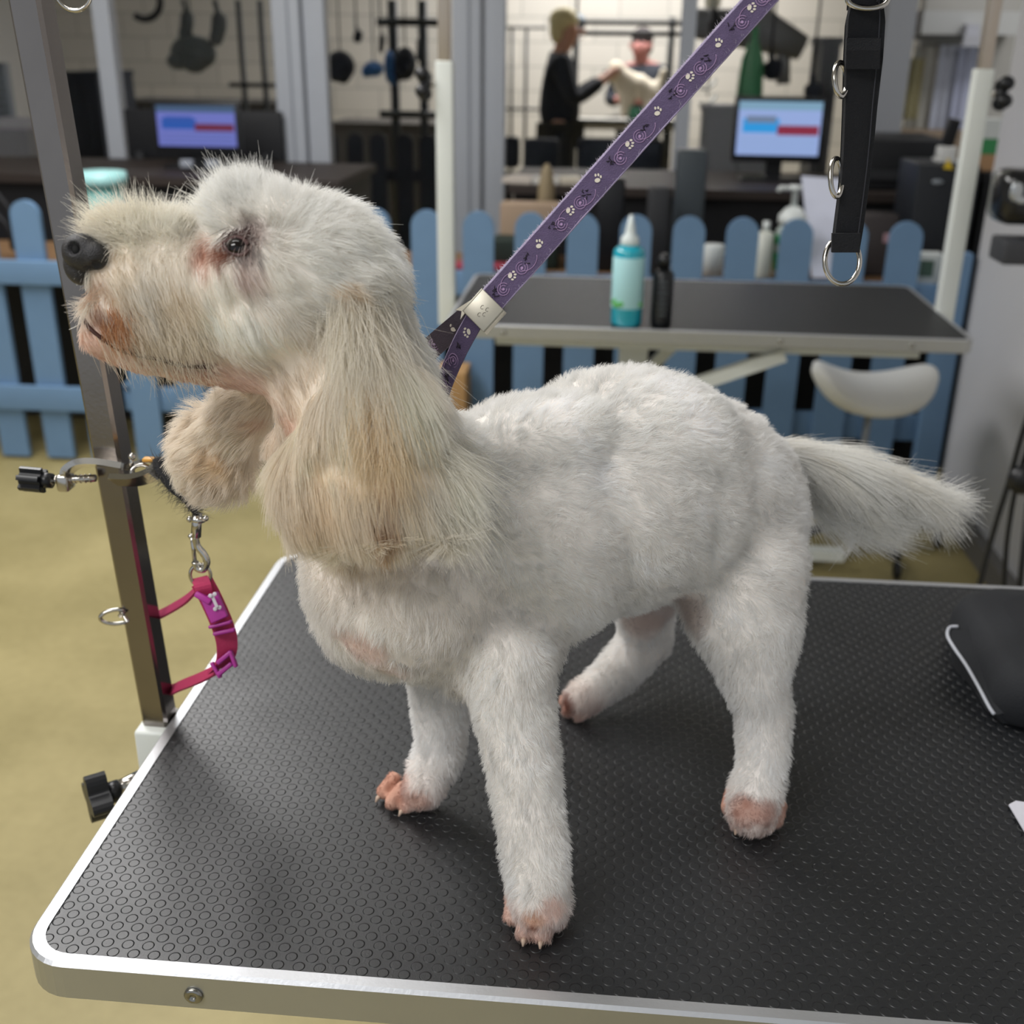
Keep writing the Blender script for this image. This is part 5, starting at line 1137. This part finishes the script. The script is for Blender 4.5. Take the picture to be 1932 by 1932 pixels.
ln = ln * rs.uniform(.6, 1.12, NH) * np.clip(1 + .18 * sn(Q, 90, 8)[:, 0], .6, 1.35)
pts = np.empty((NH, K_, 3)); 
bend = flow * (.45 + .2 * rs.rand(NH, 1)) - n_ * (.25 + .25 * long_)
curlf = side * nz1[:, :1]
for k, t in enumerate(tt):
    pts[:, k] = Q - n_ * .0006 + ln[:, None] * (d0 * t + bend * t * t * .5 + curlf * .22 * np.sin(t * 5 + nz2[:, 1:2] * 2) * wave * t)
# clumping toward neighbours' tips
nc_ = 22000; ci = rs.choice(NH, nc_, replace=False); kd = KDTree(nc_)
for j, i_ in enumerate(ci): kd.insert(tuple(Q[i_]), j)
kd.balance(); own = np.fromiter((kd.find(tuple(q))[1] for q in Q), dtype=np.int64, count=NH); cl = ci[own]
cs_ = (.25 + .3 * long_[:, 0])[:, None]
for k, t in enumerate(tt):
    off_ = pts[cl, k] - pts[:, k]; dist = np.linalg.norm(off_, axis=1)[:, None]; pts[:, k] += off_ * (cs_ * t ** 1.3) * (dist < .012)
pts[:, :, 2] = np.maximum(pts[:, :, 2], TZ + .0016)
tint = (1 + .05 * sn(Q, 60, 11)[:, :1]) * (1 + rs.normal(size=(NH, 1)) * .03)
streak = np.clip(sn(Q * np.array([1, 1, .25]), 260, 12)[:, :1] * .5, 0, 1) * (long_ > .5)
col = np.clip(col * tint * (1 - streak * np.array([.02, .06, .12])), 0, .97)
lum = col.mean(1)
strands('fur', pts, pr_[:, 9] * (1 + .25 * long_[:, 0]) * rs.uniform(.8, 1.2, NH), furm, dog, np.clip(col, 0, 1), .25)
# ---- face details
nosem = mat('nose_leather', '#2f2e30', .42, 0, .25, 300, .8, 1400); nostr = mat('nostril', '#050505', .8)
ny = .559; s0 = depth(P(158, 480, ny)) / F
mb = MB()
def el(mb, px, py, y, rx, ry, rd, ang, mt, n=16):
    p = P(px, py, y); a_ = math.radians(ang); mb.ell(p, [(iR * math.cos(a_) + iD * math.sin(a_)) * rx * s0, (-iR * math.sin(a_) + iD * math.cos(a_)) * ry * s0, RZ * rd], mt, n)
el(mb, 158, 476, ny - .006, 40, 35, .010, 15, nosem); el(mb, 152, 478, ny + .008, 33, 35, .011, 0, nosem); el(mb, 148, 503, ny - .002, 26, 36, .009, -14, nosem, 12); el(mb, 180, 482, ny - .008, 26, 27, .008, 20, nosem, 12)
nob = mb.build('nose_t')
rmn = nob.modifiers.new('r', 'REMESH'); rmn.mode = 'VOXEL'; rmn.voxel_size = .0007; rmn.use_smooth_shade = True; smn = nob.modifiers.new('s', 'SMOOTH'); smn.iterations = 6
dg = bpy.context.evaluated_depsgraph_get(); dg.update(); mN = bpy.data.meshes.new_from_object(nob.evaluated_get(dg)); bpy.data.objects.remove(nob)
bvn = BVHTree.FromPolygons([v.co.copy() for v in mN.vertices], [list(p.vertices) for p in mN.polygons])
for ctr_, r_, dp in ((P(137, 468, ny - .01), .0030, .004), (P(183, 500, ny - .015), .0024, .0022), (P(166, 506, ny - .015), .002, .0016), (P(176, 504, ny - .015), .002, .0018)):
    l_, n2, _, _ = bvn.ray_cast(EYE, (ctr_ - EYE).normalized())
    if l_ is None: continue
    for v in mN.vertices:
        dd = (v.co - l_).length
        if dd < r_ * 1.4: v.co -= n2 * dp * (1 - (dd / (r_ * 1.4)) ** 2) ** 1.5
mN.name = 'nose'; mN.polygons.foreach_set('use_smooth', [True] * len(mN.polygons)); no = bpy.data.objects.new('nose', mN); COL.objects.link(no); no.parent = dog; no.matrix_parent_inverse = Matrix.Translation(dog.location).inverted(); no['label'] = 'dark grey leathery nose'
l_, n2, _, _ = bvn.ray_cast(EYE, (P(137, 468, ny - .01) - EYE).normalized())
if l_: MB().ell(l_ - n2 * .0030, [iR * .0022, iD * .0028, RZ * .0012], nostr, 10).build('nostril', dog)
# eyes (near and far)
l_, n2 = hit(447, 466)
eyem = mat('eye_dark', '#120c0b', .12, spec=.6)
mb = MB(); mb.ell(l_ - n2 * .0004, [iR * .0050, iD * .0046, RZ * .0040], eyem, 14); mb.build('eye', dog, 'dark eye half hidden by hair')
mir = lambda p: Vector((p.x, 2 * .58 - p.y, p.z))
el2 = Vector(l_) + RZ * ((.58 - l_.y) * 2 / RZ.y); MB().ell(el2, [iR * .0056, iD * .0054, RZ * .0045], eyem, 14).build('eye', dog)
lid = MB(); lidm = mat('eyelid', '#5d4542', .7)
ap = [hit(px, py)[0] + hit(px, py)[1] * .0012 for px, py in ((424, 462), (434, 455), (448, 450), (462, 454), (470, 464))]
lid.tube(smoothpath(ap, 4), .0011, lidm, 8)
ap = [hit(px, py)[0] + hit(px, py)[1] * .0010 for px, py in ((424, 464), (434, 475), (448, 482), (462, 481), (470, 472))]
lid.tube(smoothpath(ap, 4), .0010, lidm, 8); lid.build('eyelid', dog, 'dark eyelid rim')
# hair falling across the eye and darker lashes
def tuft(name, specs, rad_, lab=None, seed=5):
    rg = np.random.RandomState(seed); allp = []; allc = []
    for (px, py, spx, n, L_, fl, colr, lf) in specs:
        for _ in range(n):
            h_ = hit(px + rg.normal() * spx, py + rg.normal() * spx)
            if h_[0] is None: continue
            o = np.array(h_[0]); nn_ = np.array(h_[1]); fv = np.array(fl); fv = fv / np.linalg.norm(fv) + rg.normal(size=3) * .2; l1 = L_ * rg.uniform(.6, 1.1); rv = rg.normal(size=3) * .15
            allp.append([o + l1 * ((nn_ * lf + fv * (1 - lf)) * t + (fv * .35 - nn_ * .2) * t * t + rv * t * t) for t in np.linspace(0, 1, 6)]); allc.append(np.clip(lin(colr) * rg.uniform(.85, 1.1), 0, 1))
    return strands(name, np.array(allp), rad_, furm, dog, np.array(allc), .2, label=lab)
tuft('lashes', [(464, 438, 8, 110, .013, iD * 1 - iR * .1, '#8d7672', .22), (440, 442, 8, 60, .008, iD * .8 - iR * .6, '#6a5450', .22), (474, 446, 8, 200, .013, iD * 1.0 - iR * .1, '#c9bab4', .28), (430, 478, 8, 60, .008, iD * .5 - iR * .9, '#9a6a58', .3)], .00013, 'dark hairs around the eye')
tuft('muzzle_tufts', [(222, 432, 22, 1000, .017, -iR * .9 - iD * .55, '#fbf5e8', .35), (192, 444, 9, 420, .013, -iR * 1.0 - iD * .4, '#f9f2e4', .35), (258, 420, 26, 1200, .014, -iD * 1 - iR * .15, '#fbf6ea', .4), (325, 424, 26, 1000, .012, -iD * 1 + iR * .35, '#fbf7ee', .35), (172, 552, 9, 160, .008, -iR * .6 + iD * .8, '#e6cdb8', .35),
   (165, 575, 8, 90, .009, -iR * 1.0 + iD * .1, '#efe6da', .3), (245, 625, 26, 500, .013, iD * 1.0 + iR * .5, '#f1e6d4', .12), (330, 640, 34, 700, .013, iD * 1.0 + iR * .4, '#f4ebdb', .12), (215, 600, 14, 260, .013, iD * 1.0 + iR * .35, '#cf9f78', .12), (390, 335, 24, 1, .02, -iD, '#ffffff', .4)], .00014, None, 6)
tuft('crown_tufts', [(430, 352, 24, 800, .014, -iD * .9 - iR * .55, '#fbfaf6', .5), (478, 345, 24, 700, .012, -iD * 1.0 - iR * .05, '#fbfaf6', .5), (385, 385, 14, 260, .014, -iR * .9 - iD * .4, '#f9f6ef', .5), (600, 375, 36, 500, .008, -iD * .6 + iR * .7, '#f8f8f4', .4), (700, 440, 36, 400, .008, iR * .9 + iD * .2, '#f4f3ec', .4), (745, 560, 26, 300, .009, iR * .9 + iD * .5, '#efebdf', .4)], .00014, None, 8)
tuft('throat_fringe', [(815, 735, 14, 200, .016, iR * .6 + iD * .9, '#f3efe6', .25), (845, 850, 22, 420, .030, iR * .75 + iD * .9, '#efece2', .2), (860, 960, 22, 300, .026, iR * .6 + iD * 1.0, '#efece2', .2)], .00015, None, 9)
tuft('ear_fringe', [(650, 600, 20, 700, .040, iD * 1.0 + iR * .05, '#faf4e8', .08), (700, 590, 24, 900, .046, iD * 1.0 + iR * .2, '#f5efe2', .08), (745, 600, 20, 700, .042, iD * 1.0 + iR * .12, '#f8f5ee', .08), (720, 760, 30, 900, .040, iD * 1.0 + iR * .08, '#f0dfc2', .08)], .00012, None, 12)
# mouth line
mp = [(158, 598), (172, 620), (196, 640), (222, 655), (258, 668), (300, 676), (335, 686), (368, 690), (398, 690)]
pm = []
for px, py in mp:
    h_ = hit(px, py)
    if h_[0] is not None: pm.append(h_[0] + h_[1] * (.0006 if px < 220 else .0016))
MB().tube(smoothpath(pm, 5), .0011, mat('lip_dark', '#4a2e28', .5), 8).build('mouth', dog, 'dark mouth line')
wh = MB(); whm = mat('whisker', '#d8d4cc', .5)
for px, py, dx, dy in ((135, 500, -34, -2), (136, 510, -30, 8), (150, 560, -24, 10), (160, 600, -30, 22), (236, 690, 4, 26), (226, 685, 2, 20)):
    h_ = hit(px, py)
    if h_[0] is None: continue
    y_w = h_[0].y; e_ = P(px + dx, py + dy, y_w - .004); m_ = (h_[0] + e_) / 2 - Vector((0, 0, .001)); wh.tube(smoothpath([h_[0], m_, e_], 4), [.00022] * 8 + [.0001], whm, 5)
wh.build('whiskers', dog)
clm = mat('claw_pale', '#c9b09c', .4)
for o_, f_ in CLAWS:
    f_ = f_.normalized(); o_ = o_.copy(); e_ = o_ + Vector((f_.x, f_.y, 0)) * .0042; e_.z = TZ + .0022; o_.z = max(o_.z, TZ + .004)
    MB().tube([o_, (o_ + e_) / 2 + Vector((0, 0, .0012)), e_], [.0020, .0016, .0006], clm, 8).build('claw', dog)
# ------------------------------------------------------------------ light
def area(name, loc, size, sy, power, col=(1, .96, .9), rot=(0, 0, 0)):
    ld = bpy.data.lights.new(name, 'AREA'); ld.shape = 'RECTANGLE'; ld.size = size; ld.size_y = sy; ld.energy = power; ld.color = col
    o = bpy.data.objects.new(name, ld); COL.objects.link(o); o.location = loc; o.rotation_euler = rot; return o
area('ceiling_light_near', (-.6, .7, 2.70), 1.3, .35, 14, (1, .985, .975))
area('ceiling_light_left', (-1.6, 2.6, 2.70), .9, 2.3, 80, (1, .985, .975))
area('fill_light_camera', (-1.5, -.8, 2.70), 1.6, .7, 50, (1, .985, .975))  # added fill from the camera side, brightens the near side of the head
area('ceiling_light_office', (2.4, 4.3, 2.70), 1.2, .4, 22, (1, .985, .975))
area('ceiling_light_far', (.0, 9.3, 2.70), 2.2, .5, 110, (1, .985, .975))
area('ceiling_light_far_left', (-3.0, 8.2, 2.70), 1.4, .3, 9, (.95, 1, 1))
W_ = bpy.data.worlds.new('world'); S.world = W_; W_.use_nodes = True; bg = W_.node_tree.nodes['Background']; bg.inputs[0].default_value = (.85, .92, 1.0, 1); bg.inputs[1].default_value = .5
S.cycles.max_bounces = 8; S.cycles.diffuse_bounces = 4; S.cycles.glossy_bounces = 3; S.cycles.transmission_bounces = 6; S.cycles.transparent_max_bounces = 6
S.view_settings.view_transform = 'Standard'; S.view_settings.look = 'None'; S.view_settings.exposure = 0.1; S.view_settings.gamma = 1.0; S.view_settings.use_curve_mapping = False
